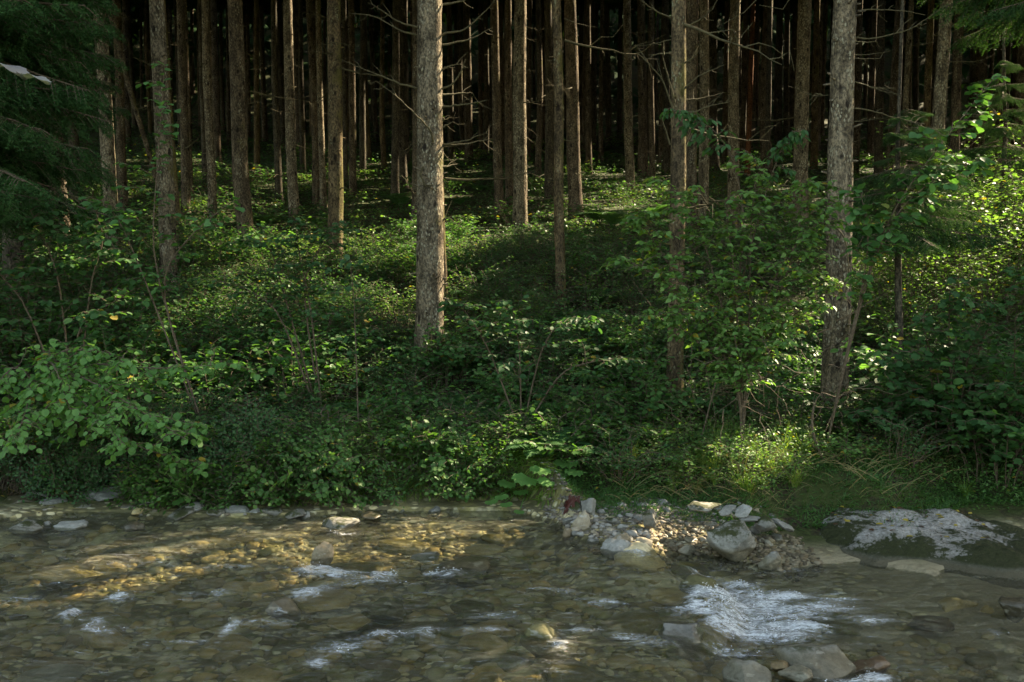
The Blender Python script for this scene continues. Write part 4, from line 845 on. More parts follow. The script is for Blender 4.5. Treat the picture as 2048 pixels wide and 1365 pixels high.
for x, y in spots(9.45, 10.3, .34) + spots(10.3, 13.6, .60):
    px = px_of(x, y); z = dh(x, y) - .03; d = y - float(yshore(x)); q = rp.random(); rz = rp.uniform(0, 6.28); s = rp.uniform(.75, 1.15)
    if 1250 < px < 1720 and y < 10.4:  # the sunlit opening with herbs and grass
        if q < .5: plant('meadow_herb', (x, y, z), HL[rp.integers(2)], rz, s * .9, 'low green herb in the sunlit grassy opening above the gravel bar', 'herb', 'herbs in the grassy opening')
        elif q < .8: plant('grass_tuft', (x, y, z), [TU[rp.integers(3)]], rz, s, 'tuft of arching grass in the sunlit opening above the gravel bar', 'grass tuft', 'grass tufts in the opening')
        continue
    if px > 1700:
        if y < 10.2 and px < 1990 and rp.random() < .75: continue
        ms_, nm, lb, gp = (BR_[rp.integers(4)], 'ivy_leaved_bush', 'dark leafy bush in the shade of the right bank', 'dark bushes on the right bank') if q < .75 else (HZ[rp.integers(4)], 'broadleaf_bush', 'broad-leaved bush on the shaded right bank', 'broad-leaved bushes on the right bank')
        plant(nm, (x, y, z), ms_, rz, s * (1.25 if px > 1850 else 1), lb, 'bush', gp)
    elif y < 10.35:
        if q < .7: plant('bank_herb', (x, y, z), HB[rp.integers(4)], rz, s * 1.1, 'small-leaved green herb on the edge of the cut bank', 'herb', 'herbs along the cut bank edge')
        elif q < .8: plant('grass_tuft', (x, y, z), [TU[rp.integers(3)]], rz, s * .9, 'tuft of green grass among the herbs on the cut bank', 'grass tuft', 'grass tufts on the cut bank')
        else: plant('bramble_bush', (x, y, z), BR_[rp.integers(4)], rz, s * .8, 'low bramble among the herbs on the cut bank', 'bush', 'brambles on the cut bank')
    else:
        if q < .5: plant('hazel_bush', (x, y, z), HZ[rp.integers(4)], rz, s * (1.05 if px < 700 else .85), 'knee-high hazel bush in the shaded slope behind the bank', 'bush', 'hazel bushes on the lower slope')
        elif q < .84: plant('bramble_bush', (x, y, z), BR_[rp.integers(4)], rz, s, 'dark bramble bush on the shaded slope behind the bank', 'bush', 'brambles on the lower slope')
        else: plant('fern', (x, y, z), [FE[rp.integers(4)]], rz, s * 1.3, 'green fern growing among the hazel and bramble bushes', 'fern', 'ferns on the lower slope')
for x, y in spots(13.4, 21, .82):
    px = px_of(x, y); z = dh(x, y) - .03; q = rp.random(); rz = rp.uniform(0, 6.28); s = rp.uniform(.7, 1.1)
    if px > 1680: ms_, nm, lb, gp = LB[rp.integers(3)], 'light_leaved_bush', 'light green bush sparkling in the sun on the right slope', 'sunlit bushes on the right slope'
    elif q < .5: ms_, nm, lb, gp = BR_[rp.integers(4)], 'bramble_bush', 'dark bramble bush between the trunks of the middle slope', 'brambles on the middle slope'
    elif q < .75: ms_, nm, lb, gp = LB[rp.integers(3)], 'light_leaved_bush', 'light green bush between the trunks of the middle slope', 'light bushes on the middle slope'
    elif q < .88: ms_, nm, lb, gp = HZ[rp.integers(4)], 'hazel_bush', 'small hazel bush between the trunks of the middle slope', 'hazel bushes on the middle slope'
    else: ms_, nm, lb, gp = [FE[rp.integers(4)]], 'fern', 'fern between the trunks of the middle slope', 'ferns on the middle slope'
    plant(nm, (x, y, z), ms_, rz, s * (1.2 if nm == 'fern' else 1.1), lb, 'fern' if nm == 'fern' else 'bush', gp)
for x, y in spots(21, 36, 1.6) + spots(36, 56, 3.6):
    z = dh(x, y) - .03; q = rp.random(); rz = rp.uniform(0, 6.28); s = rp.uniform(.8, 1.4) * (1.4 if y > 36 else 1)
    if q < .15: plant('fern', (x, y, z), [FE[rp.integers(4)]], rz, s * 1.1, 'fern on the dim forest floor far between the trunks', 'fern', 'ferns on the far forest floor')
    else: plant('low_bush', (x, y, z), (FR[rp.integers(4)] if q < .7 else FL[rp.integers(2)]), rz, s, 'low leafy bush on the dim forest floor far between the trunks', 'bush', 'low bushes on the far forest floor')
for _ in range(95):
    x = rp.uniform(-3.7, -.25); d = rp.uniform(.26, .52); y = float(yshore(x)) + d; z = dh(x, y)
    plant('bank_herb', (x, y, z), HB[rp.integers(4)], rp.uniform(0, 6), rp.uniform(.6, .95), 'small green herb hanging over the face of the cut bank', 'herb', 'herbs hanging on the face of the cut bank', tilt=(rp.uniform(.35, .9), rp.uniform(-.2, .2)))
for _ in range(80):
    p = ghit(rp.uniform(1340, 1600), rp.uniform(850, 990)); q = rp.random()
    if q < .6: plant('grass_tuft', p, [TU[rp.integers(3)]], rp.uniform(0, 6), rp.uniform(.5, .85), 'tuft of arching grass in the sunlit opening above the gravel bar', 'grass tuft', 'grass tufts in the opening')
    elif q < .72: plant('dry_grass_tuft', p, [DT[rp.integers(2)]], rp.uniform(0, 6), rp.uniform(.4, .7), 'golden dry grass tuft added to brighten the sunlit opening above the gravel bar', 'grass tuft', 'golden grass tufts in the opening')  # straw tufts added so their pale colour lifts the sun patch
    else: plant('meadow_herb', p, HL[rp.integers(2)], rp.uniform(0, 6), rp.uniform(.6, .9), 'low green herb in the sunlit grassy opening above the gravel bar', 'herb', 'herbs in the grassy opening')
# ground cover
def cover(n, y0, y1, ln, hmax, name, mat_, T=L_SIMP, pw=1.0, label=''):
    Y = y0 + (y1 - y0) * rp.random(n) ** pw; X = rp.uniform(-1, 1, n) * (.57 * Y + 1.2); d = Y - yshore(X)
    edge = np.where((X > .1) & (X < 2.6), .8, .36); edge = edge + .45 * sm(-2.3, -3.0, X); k_ = (d > edge) & ~((X > 2.4) & (X < 4.7) & (Y < 9.15)); X, Y = X[k_], Y[k_]; n = len(X)
    Z = ground(X, Y) + hmax * rp.random(n) ** 1.5 * (.35 + 1.3 * np.clip(fbm(X * 1.3, Y * 1.3) + .5, 0, 1)); A = Acc(); th = rp.uniform(0, 6.28, n)
    L = ln * rp.uniform(.6, 1.3, n) * (1 + (Y - y0) / 22); leaves(A, T, np.stack([X, Y, Z], -1), np.stack([np.cos(th), np.sin(th), rp.normal(0, .3, n)], -1), np.stack([rp.normal(0, .4, n), rp.normal(-.2, .4, n), np.ones(n)], -1), L, L * .85, rp.random(n))
    link(name, A.mesh(name, mat_), kind='stuff', label=label)
cover(60000, 9.2, 14, .035, .30, 'bank_ground_cover', M_herb, L_SIMP, 1.3, 'small leafy herbs covering the bank')
cover(70000, 12, 46, .05, .34, 'forest_ground_cover', M_leafd, L_SIMP, 1.2, 'low leafy plants covering the forest floor between the trunks')
cover(16000, 34, 76, .10, .5, 'far_ground_cover', M_leafd, L_SIMP, 1.0, 'dim undergrowth far back on the forest floor')
# moss and grass hanging on the cut bank, straw over the ledge
A = Acc(); n = 4200; X = rp.uniform(-2.75, .4, n); d = rp.uniform(.28, .75, n) + .48 * sm(-2.3, -3.0, X); Y = yshore(X) + d; Z = ground(X, Y) + .01
leaves(A, L_NARROW, np.stack([X, Y, Z], -1), np.stack([rp.normal(0, .5, n), -rp.uniform(.2, 1, n), rp.uniform(-.9, .6, n)], -1), np.tile([0, -.5, 1.], (n, 1)), rp.uniform(.05, .2, n), rp.uniform(.04, .09, n), rp.random(n) * .8)
link('hanging_grass', A.mesh('hanging_grass', M_grass), kind='stuff', label='thin grass and moss hanging over the face of the cut bank')
A = Acc(); n = 36000; X = rp.uniform(.4, 5.6, n); d = rp.uniform(.62, 2.2, n); Y = yshore(X) + d; k_ = fbm(X * 2.5, Y * 2.5) + .45 > rp.random(n) * .5; X, Y = X[k_], Y[k_]; n = len(X); Z = np.maximum(ground(X, Y), np.where((X > 2.4) & (X < 4.7) & (Y < 9.6), ledge_z(X, Y) - .04, -1))
leaves(A, L_NARROW, np.stack([X, Y, Z], -1), np.stack([rp.normal(0, .6, n), rp.normal(-.4, .6, n), rp.uniform(.1, .9, n)], -1), np.tile([0, -.5, 1.], (n, 1)), rp.uniform(.02, .09, n), rp.uniform(.03, .06, n), rp.random(n) * .75)
link('moss_and_grass', A.mesh('moss_and_grass', M_herb), kind='stuff', label='short moss and grass on the bank behind the gravel bar and ledge')
A = Acc()
for _ in range(420):
    X = rp.uniform(1.0, 4.4); Y = float(yshore(X)) + rp.uniform(.9, 1.7) + .15 * (X > 2.5); Z = dh(X, Y) + .02; L = rp.uniform(.12, .42); th = rp.choice([3.4, -.2]) + rp.normal(0, .9); u = np.linspace(0, 1, 7)
    P = np.stack([X + math.cos(th) * L * u, Y + math.sin(th) * L * .6 * u, Z + L * rp.uniform(.08, .4) * np.sin(u * rp.uniform(1.8, 3.1)) + .04 * u], -1); wv = np.array([0, .3, .9]); wd = (.0032 * (1 - .9 * u))[:, None]; V = np.concatenate([P + wv * wd, P - wv * wd]); k_ = np.arange(6)
    A.add(V, np.stack([k_, k_ + 1, k_ + 8, k_ + 7], -1), rp.random())
link('dry_grass', A.mesh('dry_grass', M_straw), kind='stuff', label='long dry grass stems bent over the bank behind the ledge and gravel bar')

# ------------------------------------------------------------------ single plants placed one by one
def poly(P, n):
    P = np.asarray(P, float); t_ = np.linspace(0, len(P) - 1, n); Q = np.stack([np.interp(t_, range(len(P)), P[:, i]) for i in range(3)], -1)
    for _ in range(2): Q[1:-1] = (Q[:-2] + 2 * Q[1:-1] + Q[2:]) / 4
    return Q
def guided(name, base, stems, T, ln, mat_, label, cat, seed, blen=.5, bgap=.12, ratio=.85, r0=.012, spacing=None, toward=-.35, start=.25, up=.05, flat=.35, droop=.3, sub=2, extra_tw=0):
    rr = np.random.default_rng(seed); B_ = Acc(); L_ = Acc(); spacing = spacing or ln * .6
    for st in stems:
        P = poly(st[0], 14); bl = st[1] if len(st) > 1 else blen
        tube(B_, P, np.linspace(r0, .003, len(P)), 6); seg = np.linalg.norm(np.diff(P, axis=0), axis=1).sum(); n = max(2, int(seg * (1 - start) / bgap * 1.35))
        twig_leaves(L_, P[-5:], spacing, ln, T, rr, flat, droop, ratio)
        for i in range(n):
            f = start + (1 - start) * (i + rr.random()) / n; j = f * (len(P) - 1); j0 = int(min(j, len(P) - 2)); p = P[j0] + (P[j0 + 1] - P[j0]) * (j - j0); dd = nrm((P[j0 + 1] - P[j0])[None])[0]
            th = rr.uniform(0, 6.28); dv = nrm((dd * rr.uniform(.2, .8) + np.array([math.cos(th), math.sin(th) + toward, rr.uniform(-.1, .35) + up]))[None])[0]; L = bl * rr.uniform(.4, 1.1) * (1.1 - .6 * f)
            v = np.linspace(0, 1, 7)[:, None]; P2 = p + dv * L * v + np.array([0, 0, -droop * L]) * v ** 2 + rr.normal(0, .012, (7, 3)).cumsum(0) * (v > 0)
            tube(B_, P2, np.linspace(r0 * .4, .0018, 7), 4); twig_leaves(L_, P2, spacing, ln, T, rr, flat, droop, ratio)
            for q in range(sub):
                jj = rr.integers(2, 6); s = rr.choice([-1, 1]); sd = nrm(np.cross(dv, [0, 0, 1.])[None])[0]; v4 = np.linspace(0, 1, 4)[:, None]; P3 = P2[jj] + (dv * .7 + sd * s * .8) * L * .4 * v4 + np.array([0, 0, -droop * L * .4]) * v4 ** 2
                tube(B_, P3, np.linspace(.003, .0015, 4), 3); twig_leaves(L_, P3, spacing, ln, T, rr, flat, droop, ratio)
        for q in range(extra_tw):
            j = rr.integers(3, len(P) - 1); d0 = rr.normal(size=3) * [1, .5, .8]; L = rr.uniform(.15, .5); v4 = np.linspace(0, 1, 5)[:, None]; P3 = P[j] + nrm(d0[None]) * L * v4 + rr.normal(0, .02, (5, 3)).cumsum(0); tube(B_, P3, np.linspace(.004, .0012, 5), 3)
    root = link(name, None, loc=base, label=label, cat=cat)
    link('foliage', L_.mesh('foliage', mat_, origin=base), root); link('stems', B_.mesh('stems', M_twig, origin=base), root); return root
def gp_(x, y, off=0): X, Y = x, y; return np.array([X, Y, dh(X, Y) + off])
def W(px, py, Y): return at(px, py, Y)
# big round-leaved hazel leaning over the water on the left
b = gp_(-4.35, 9.9)
guided('hazel_bush', b, [([b, W(120, 730, 9.3), W(230, 790, 8.8), W(372, 880, 8.35)], .42), ([b, W(60, 740, 9.3), W(60, 800, 8.9), W(30, 880, 8.4)], .4), ([b, W(150, 720, 9.4), W(300, 740, 9.0), W(465, 728, 8.8)], .4), ([b, W(130, 760, 9.2), W(180, 820, 8.8), W(250, 890, 8.3)], .38),
    ([b, W(100, 700, 9.4), W(180, 700, 9.1), W(260, 720, 8.9)], .4), ([b, W(40, 720, 9.4), W(0, 760, 9.0), W(-60, 830, 8.8)], .45), ([b, W(180, 790, 9.2), W(300, 830, 8.9), W(400, 850, 8.7)], .38), ([b, W(90, 720, 9.3), W(110, 730, 9.0), W(140, 820, 8.7)], .38), ([b, W(160, 820, 9.3), W(280, 900, 9.0), W(420, 930, 8.9)], .3)],
    L_ROUND, .066, M_hazel_lit, 'big round-leaved hazel bush hanging over the water at the lower left', 'bush', 1, bgap=.11, start=.15, toward=-.5, ratio=.9, spacing=.04, flat=.4, droop=.4)
b = gp_(-3.15, 10.2)
guided('hazel_sapling', b, [([b, W(300, 520, 9.9), W(315, 330, 9.8), W(330, 120, 9.7)], .55), ([b, W(290, 560, 9.9), W(240, 440, 9.8), W(200, 400, 9.6)], .5), ([b, W(310, 560, 9.9), W(390, 460, 9.7), W(470, 400, 9.5)], .4)],
    L_ROUND, .075, M_hazel, 'tall thin hazel sapling with round leaves in front of the pale lichen-spotted trunk', 'sapling', 2, bgap=.2, start=.28, ratio=.85, r0=.011, sub=1)
b = gp_(-4.7, 10.6)
guided('hazel_sapling', b, [([b, W(120, 560, 10.4), W(90, 480, 10.3), W(60, 420, 10.2)], .6), ([b, W(180, 560, 10.3), W(210, 480, 10.2), W(190, 420, 10.1)], .5), ([b, W(50, 600, 10.3), W(-10, 540, 10.2), W(-40, 480, 10.1)], .6), ([b, W(150, 640, 10.3), W(240, 600, 10.1), W(290, 560, 10)], .5)],
    L_ROUND, .08, M_leafd, 'dark hazel thicket at the left edge below the hanging spruce boughs', 'sapling', 3, bgap=.12, start=.2, ratio=.85)
b = gp_(-2.1, 11.0)
guided('hazel_sapling', b, [([b, W(600, 560, 10.9), W(650, 480, 10.8), W(700, 450, 10.6)], .55), ([b, W(560, 560, 10.9), W(540, 490, 10.8), W(480, 480, 10.6)], .5), ([b, W(620, 600, 10.8), W(600, 520, 10.8), W(590, 440, 10.7)], .5), ([b, W(560, 620, 10.8), W(500, 580, 10.8), W(430, 560, 10.7)], .5)],
    L_ROUND, .06, M_leafd, 'spreading hazel in front of the stout brown trunk at left centre', 'sapling', 4, bgap=.13, start=.25, ratio=.85)
b = gp_(-1.55, 9.95)
guided('hazel_sapling', b, [([b, W(712, 700, 9.9), W(708, 600, 9.85), W(700, 520, 9.8)], .45)], L_ROUND, .06, M_leafd, 'single upright hazel stem left of the biggest central trunk', 'sapling', 5, bgap=.11, start=.2, r0=.008)
b = gp_(.1, 10.5)
guided('hazel_bush', b, [([b, W(980, 700, 10.3), W(930, 620, 10.2), W(900, 600, 10.0)], .5), ([b, W(1080, 700, 10.3), W(1120, 640, 10.2), W(1180, 640, 10.0)], .5), ([b, W(1040, 700, 10.3), W(1030, 640, 10.2), W(1020, 600, 10.1)], .5), ([b, W(1120, 740, 10.3), W(1200, 720, 10.2), W(1270, 720, 10.0)], .45)],
    L_ROUND, .062, M_leafd, 'wide dark hazel bush right of the foot of the biggest central trunk', 'bush', 6, bgap=.1, start=.2)
# shrub with pointed leaves at the right
b = gp_(2.28, 9.75)
guided('elder_shrub', b, [([b, W(1490, 780, 9.7), W(1500, 620, 9.7), W(1500, 430, 9.6), W(1520, 330, 9.5)], .55), ([b, W(1480, 760, 9.7), W(1440, 600, 9.6), W(1400, 450, 9.5), W(1350, 380, 9.3)], .5), ([b, W(1490, 740, 9.7), W(1560, 600, 9.7), W(1600, 450, 9.6), W(1620, 360, 9.5)], .55),
    ([b, W(1490, 760, 9.7), W(1420, 640, 9.5), W(1330, 560, 9.3), W(1250, 520, 9.2)], .45), ([b, W(1500, 700, 9.7), W(1600, 620, 9.6), W(1690, 560, 9.5)], .45), ([b, W(1480, 720, 9.7), W(1470, 560, 9.5), W(1450, 400, 9.4)], .5), ([b, W(1480, 740, 9.7), W(1560, 520, 9.5), W(1680, 400, 9.4)], .45), ([b, W(1480, 760, 9.7), W(1380, 600, 9.5), W(1300, 470, 9.4), W(1270, 430, 9.3)], .4), ([b, W(1480, 760, 9.6), W(1370, 660, 9.4), W(1310, 620, 9.2)], .35)],
    L_POINT, .07, M_leafy, 'tall elder-like shrub with light pointed leaves and bare twigs right of centre', 'shrub', 7, bgap=.06, start=.27, ratio=.95, r0=.011, sub=5, extra_tw=16, spacing=.046, flat=.6)
b = gp_(1.9, 10.0)
guided('arching_shrub', b, [([b, W(1500, 500, 9.9), W(1470, 300, 9.8), W(1400, 235, 9.5), W(1345, 218, 9.3)], .32), ([b, W(1520, 420, 9.9), W(1560, 300, 9.8), W(1590, 260, 9.6)], .25)], L_POINT, .085, M_leafd, 'arching stem with long drooping leaflets over the leafy shrub at the right', 'shrub', 8, bgap=.13, start=.5, ratio=.8, r0=.008, droop=.6)
# diagonal sapling with rounded leaves on the right
b = gp_(3.05, 9.6)
guided('round_leaved_sapling', b, [([b, W(1710, 620, 9.1), W(1775, 430, 8.9), W(1880, 290, 8.7), W(1985, 160, 8.5)], .36), ([b, W(1730, 560, 9.0), W(1790, 420, 8.8), W(1880, 350, 8.7), W(1960, 320, 8.6)], .3), ([b, W(1720, 600, 9.0), W(1740, 480, 8.9), W(1720, 380, 8.8)], .25)],
    L_ROUND, .085, M_hazel, 'slanting sapling with large round leaves reaching up to the right edge', 'sapling', 9, bgap=.085, start=.36, ratio=.95, r0=.009, sub=1, spacing=.07, up=.15)
# dark mass at the right edge
for i, (x, y, tops, lb) in enumerate([(4.5, 10.0, [(1900, 560), (1980, 600), (1840, 640), (2040, 540)], 'dark maple-leaved bush in front of the sunlit slope at the right'), (5.1, 9.8, [(2030, 640), (2000, 760), (1960, 840), (2060, 720)], 'dark lobed-leaf bush cut by the right edge above the water'), (3.9, 10.1, [(1780, 760), (1840, 800), (1740, 830), (1800, 700)], 'dark lobed-leaf bush right of the flared foot of the thick pale trunk')]):
    b = gp_(x, y); guided('maple_bush', b, [([b, (b + W(tx, ty, y - .5)) / 2 + [0, .1, .25], W(tx, ty, y - .7)], .5) for tx, ty in tops], L_LOBE, .08, M_leafd, lb, 'bush', 20 + i, bgap=.1, start=.2, ratio=1.0)
# bare twisted stems beside the shrub
b = gp_(3.0, 9.45); guided('broken_sapling', b, [([b, W(1622, 860, 9.35), W(1628, 800, 9.3), W(1665, 770, 9.2)], .01)], L_NARROW, .02, M_straw, 'thin broken reddish stem in front of the thick pale right-hand trunk', 'dead stem', 30, r0=.016, extra_tw=5, bgap=9)
# grey bare twigs tangle under the shrub
B_ = Acc(); rr = np.random.default_rng(5); b = gp_(2.35, 9.7)
for q in range(70):
    p = W(rr.uniform(1350, 1720), rr.uniform(520, 860), rr.uniform(9.3, 9.7)); d0 = nrm((rr.normal(size=3) * [1, .3, .8])[None])[0]; L = rr.uniform(.15, .7); u = np.linspace(0, 1, 7)[:, None]
    P = p + d0 * L * u + rr.normal(0, .025, (7, 3)).cumsum(0); tube(B_, P, np.linspace(.005, .0012, 7), 4)
o = link('twig_tangle', B_.mesh('twig_tangle', M_twig, origin=b), loc=b, label='tangle of bare grey twigs below the light-leaved shrub at the right', cat='twigs')

# ------------------------------------------------------------------ detailed spruce boughs
def bough_mesh(seed, L=1.0):
    rr = np.random.default_rng(seed); B_ = Acc(); P_ = []; D_ = []; 
    n = 14; u = np.linspace(0, 1, n); P = np.stack([u * L, rr.normal(0, .008, n).cumsum(), -.28 * L * u ** 1.5 + .1 * L * u ** 3 + rr.normal(0, .005, n).cumsum()], -1); tube(B_, P, np.linspace(.012, .003, n), 5)
    def needles(Q):
        sg = np.linalg.norm(Q[-1] - Q[0]); m = int(sg / .0055); t_ = np.linspace(0, len(Q) - 1, m); q = np.stack([np.interp(t_, range(len(Q)), Q[:, i]) for i in range(3)], -1); dd = nrm((Q[-1] - Q[0])[None])[0]
        P_.append(q); D_.append(dd * .7 + rr.normal(0, .75, (m, 3)))
    for i in range(2, n):
        for s in (-1, 1):
            for rep_ in range(2):
                l = L * .42 * (1.05 - u[i] * .75) * rr.uniform(.6, 1.1); v = np.linspace(0, 1, 6)[:, None]; p0 = P[i] - (P[i] - P[i - 1]) * rr.random()
                T = p0 + np.array([.6, s * .8, -.1]) * l * v + np.array([0, 0, -.55 * l]) * v ** 1.6; tube(B_, T, np.linspace(.004, .0015, 6), 3); needles(T)
                for k_ in range(2, 6):
                    for s2 in (-1, 1):
                        l2 = l * .38 * rr.uniform(.5, 1.1); T2 = T[k_] + np.array([.7, s2 * .7, -.5]) * l2 * np.linspace(0, 1, 4)[:, None]; needles(T2)
    P_ = np.concatenate(P_); D_ = np.concatenate(D_); A = Acc(); tri = (np.array([(-.5, 0, 0), (.5, 0, 0), (0, 1, 0)]), [np.array([(0, 1, 2)])]); m = len(P_)
    leaves(A, tri, P_, D_, rr.normal(size=(m, 3)), rr.uniform(.016, .028, m), np.full(m, .0055), rr.random(m))
    return A.mesh('needles', M_bough), B_.mesh('bough', M_twig)
BO = [bough_mesh(130 + i) for i in range(3)]
def spruce(X, Y, H, r0, whorls, lb, seed, full=True, zlo=.8):
    rr = np.random.default_rng(seed); z0 = dh(X, Y) - .05; root = link('spruce_tree', None, loc=(X, Y, z0), label=lb, cat='tree')
    link('trunk', trunk_mesh(seed, H, r0, 12, 40, 8, M_bark['dark']), root)
    for z, th, L in whorls:
        me = BO[rr.integers(3)]; bo = link('bough', me[1], root, (0, 0, z), (rr.normal(0, .15), rr.uniform(-.15, .15), th), (L, L, L)); link('needles', me[0], bo)
    if full: crown_for(root, 1, (X, Y, z0), 1.0, True)
def wh(rr, z0, z1, dz, L0, L1, nb, th0=0, th1=6.28):
    out = []; z = z0
    while z < z1:
        f = (z - z0) / (z1 - z0)
        for i in range(nb): out.append((z + rr.normal(0, .06), rr.uniform(th0, th1), (L0 * (1 - f) + L1 * f) * rr.uniform(.75, 1.15)))
        z += dz
    return out
rs = np.random.default_rng(9)
spruce(-6.1, 10.4, 19, .15, wh(rs, 2.9, 7.5, .26, 1.75, 2.1, 4, -1.3, 1.0) + wh(rs, 2.6, 6, .8, 1.5, 1.5, 3), 'spruce whose dark green boughs hang in from the upper left corner', 301)
spruce(-6.7, 13.4, 19, .13, wh(rs, 3.4, 7.0, .4, 1.3, 1.6, 4, -1.2, 1.0), 'spruce behind the corner one with drooping boughs in front of the left trunks', 302)
spruce(6.7, 12.0, 19, .14, wh(rs, 4.9, 7.5, .3, 1.5, 1.7, 4, 2.0, 4.6), 'spruce beyond the right edge dropping boughs into the upper right corner', 303)
b = at(1800, 700, 12.3)
spruce(b[0], 12.3, 3.6, .045, wh(rs, 1.95, 3.5, .2, 1.1, .35, 7) , 'young spruce with a thin dark stem and wide low boughs on the right', 304, False)
b = at(1990, 560, 15.5)
spruce(b[0], 15.5, 4.2, .04, wh(rs, 2.3, 4.0, .25, .9, .3, 5), 'young spruce behind the slanting round-leaved sapling near the right edge', 305, False)
TB = [bush_meshes(170 + i, 2.2, .95, L_POINT, .075, 60, M_leafy, .85, spacing=.07, flat=.6, stem=.009) for i in range(2)]
TD = [bush_meshes(180 + i, 1.9, .95, L_ROUND, .075, 46, M_leafd, .85, spacing=.07, flat=.5, stem=.008) for i in range(2)]
for i, (x, y, sc_) in enumerate([(-5.9, 12.2, .8), (-6.6, 12.8, .95), (-5.2, 12.9, .7), (-7.4, 14.2, 1.0), (-6.2, 14.6, .9), (-4.6, 13.6, .6), (-3.6, 12.6, .55), (-2.4, 13.0, .5), (-1.9, 12.0, .42), (.5, 12.2, .45), (1.2, 13.0, .5), (2.3, 12.4, .5), (-3.0, 14.4, .55), (1.9, 14.8, .5), (-8.4, 16, 1.0), (-5.6, 16.4, .8), (3.3, 12.6, .6), (-.3, 14.8, .45)]):
    plant('tall_hazel_bush', gp_(x, y, -.05), TD[i % 2], i * 2.3, sc_, 'tall dark hazel bush standing above the low brush on the slope', 'bush', 'tall hazel bushes on the slope')
for i in range(26):
    y = rp.uniform(12.5, 19); x = rp.uniform(-.5, .28) * y
    if np.hypot(trunks_xy[:, 0] - x, trunks_xy[:, 1] - y).min() < .3: continue
    plant('tall_hazel_bush', gp_(x, y, -.05), TD[i % 2], i * 2.3, rp.uniform(.35, .55), 'waist-high dark hazel bush between the trunk feet on the slope', 'bush', 'waist-high hazel bushes on the slope')
for i in range(60):
    x = rp.uniform(-5.4, -2.4); y = float(yshore(x)) + rp.uniform(.68, 1.15); m_ = BR_ if i % 3 else HB
    plant('hollow_edge_bush', gp_(x, y, 0), m_[i % 4], i * 1.9, rp.uniform(.5, .85), 'dark leafy bramble drooping over the hollow under the left bank', 'bush', 'brambles over the left hollow', tilt=(rp.uniform(.5, 1.1), rp.uniform(-.2, .2)))
for i, (px, py, w_, h_) in enumerate([(20, 1000, 70, 30), (100, 1002, 50, 26), (160, 1010, 40, 20), (250, 1008, 46, 24), (380, 1012, 60, 30), (430, 1022, 40, 22), (340, 985, 40, 22), (470, 1018, 50, 26), (590, 1026, 44, 24), (740, 1030, 50, 20), (70, 985, 60, 30), (540, 1020, 40, 22)]):
    rock_at(px, py, w_, h_, ['dark', 'grey', 'moss'][i % 3], 'irregular half-buried rock in the rubble at the foot of the left bank', 400 + i, i * .9, .05, sub=3, cuts=9, name='rubble_rock', group='rubble rocks at the foot of the left bank')
A = Acc(); n = 2600; X = rp.uniform(-5.8, -2.3, n); d = rp.uniform(.62, 1.15, n); Y = yshore(X) + d; Z = ground(X, Y) + .01
leaves(A, L_NARROW, np.stack([X, Y, Z], -1), np.stack([rp.normal(0, .4, n), -rp.uniform(.1, .6, n), rp.uniform(-1.2, .1, n)], -1), np.tile([0, -.5, 1.], (n, 1)), rp.uniform(.05, .22, n), rp.uniform(.03, .07, n), rp.random(n) * .8)
link('hanging_roots', A.mesh('hanging_roots', M_litter), kind='stuff', label='brown roots and dead stems hanging in the hollow under the left bank')
for i, (px, py, s_) in enumerate([(1200, 600, 1.0), (1150, 640, .8), (1240, 560, 1.2), (980, 560, 1.0), (940, 590, .9), (1010, 520, 1.0), (700, 620, .8), (1190, 430, 1.3), (1300, 420, 1.2), (640, 440, 1.2), (800, 400, 1.3), (530, 440, 1.1), (1000, 860, .6), (1180, 900, .6), (880, 900, .5), (1730, 620, 1.1)]):
    p = ghit(px, py + 20); plant('fern', (p[0], p[1], p[2] + .05), [FE[i % 4]], i * 1.3, s_ * 1.3, 'green fern arching above the brush on the slope', 'fern', 'taller ferns on the slope')
for i, (x, y, sc_) in enumerate([(5.3, 13.3, .75), (5.9, 13.6, .95), (6.6, 14.0, 1.0), (7.4, 14.8, 1.1), (6.2, 15.0, 1.1), (8.1, 15.4, 1.2), (5.0, 12.9, .55), (7.2, 16.2, 1.2), (4.6, 13.2, .5), (8.6, 17.0, 1.3)]):
    plant('light_leaved_bush', gp_(x, y, -.05), TB[i % 2], i * 1.7, sc_, 'tall light green bush flecked with bright sun on the right slope', 'bush', 'tall sunlit bushes on the right slope')

# ------------------------------------------------------------------ ferns, butterbur and small things named one by one
for px, py, Y, s, lb in [(1085, 885, 9.55, 1.0, 'large fern on the bank above the butterbur leaves'), (1175, 560, 14.5, 1.3, 'tall fern right of the slender greenish trunk'), (1225, 395, 24, 2.0, 'pale sunlit fern glowing in the light patch right of centre'), (1712, 690, 10.9, 1.2, 'upright fern right of the thick pale trunk'), (1590, 800, 10.2, .8, 'small sunlit fern left of the foot of the thick pale trunk'), (1120, 870, 9.8, .9, 'fern leaning right behind the butterbur leaves'),
                      (390, 540, 14.5, 1.2, 'fern right of the pale lichen-spotted trunk'), (560, 880, 9.8, .7, 'small fern on the cut bank below the hazel'), (940, 610, 12.6, 1.1, 'fern just right of the biggest central trunk'), (1360, 830, 10.1, .8, 'fern at the foot of the mossy trunk with dead snags')]:
    p = ghit(px, py, .25); Yy = Y; g = at(px, py, Yy); z = dh(g[0], Yy); plant('fern', (g[0], Yy, z - .02), [FE[int(px) % 4]], px % 6, s * 1.15, lb, 'fern')
A = Acc(); rr = np.random.default_rng(8); b = ghit(1060, 985)
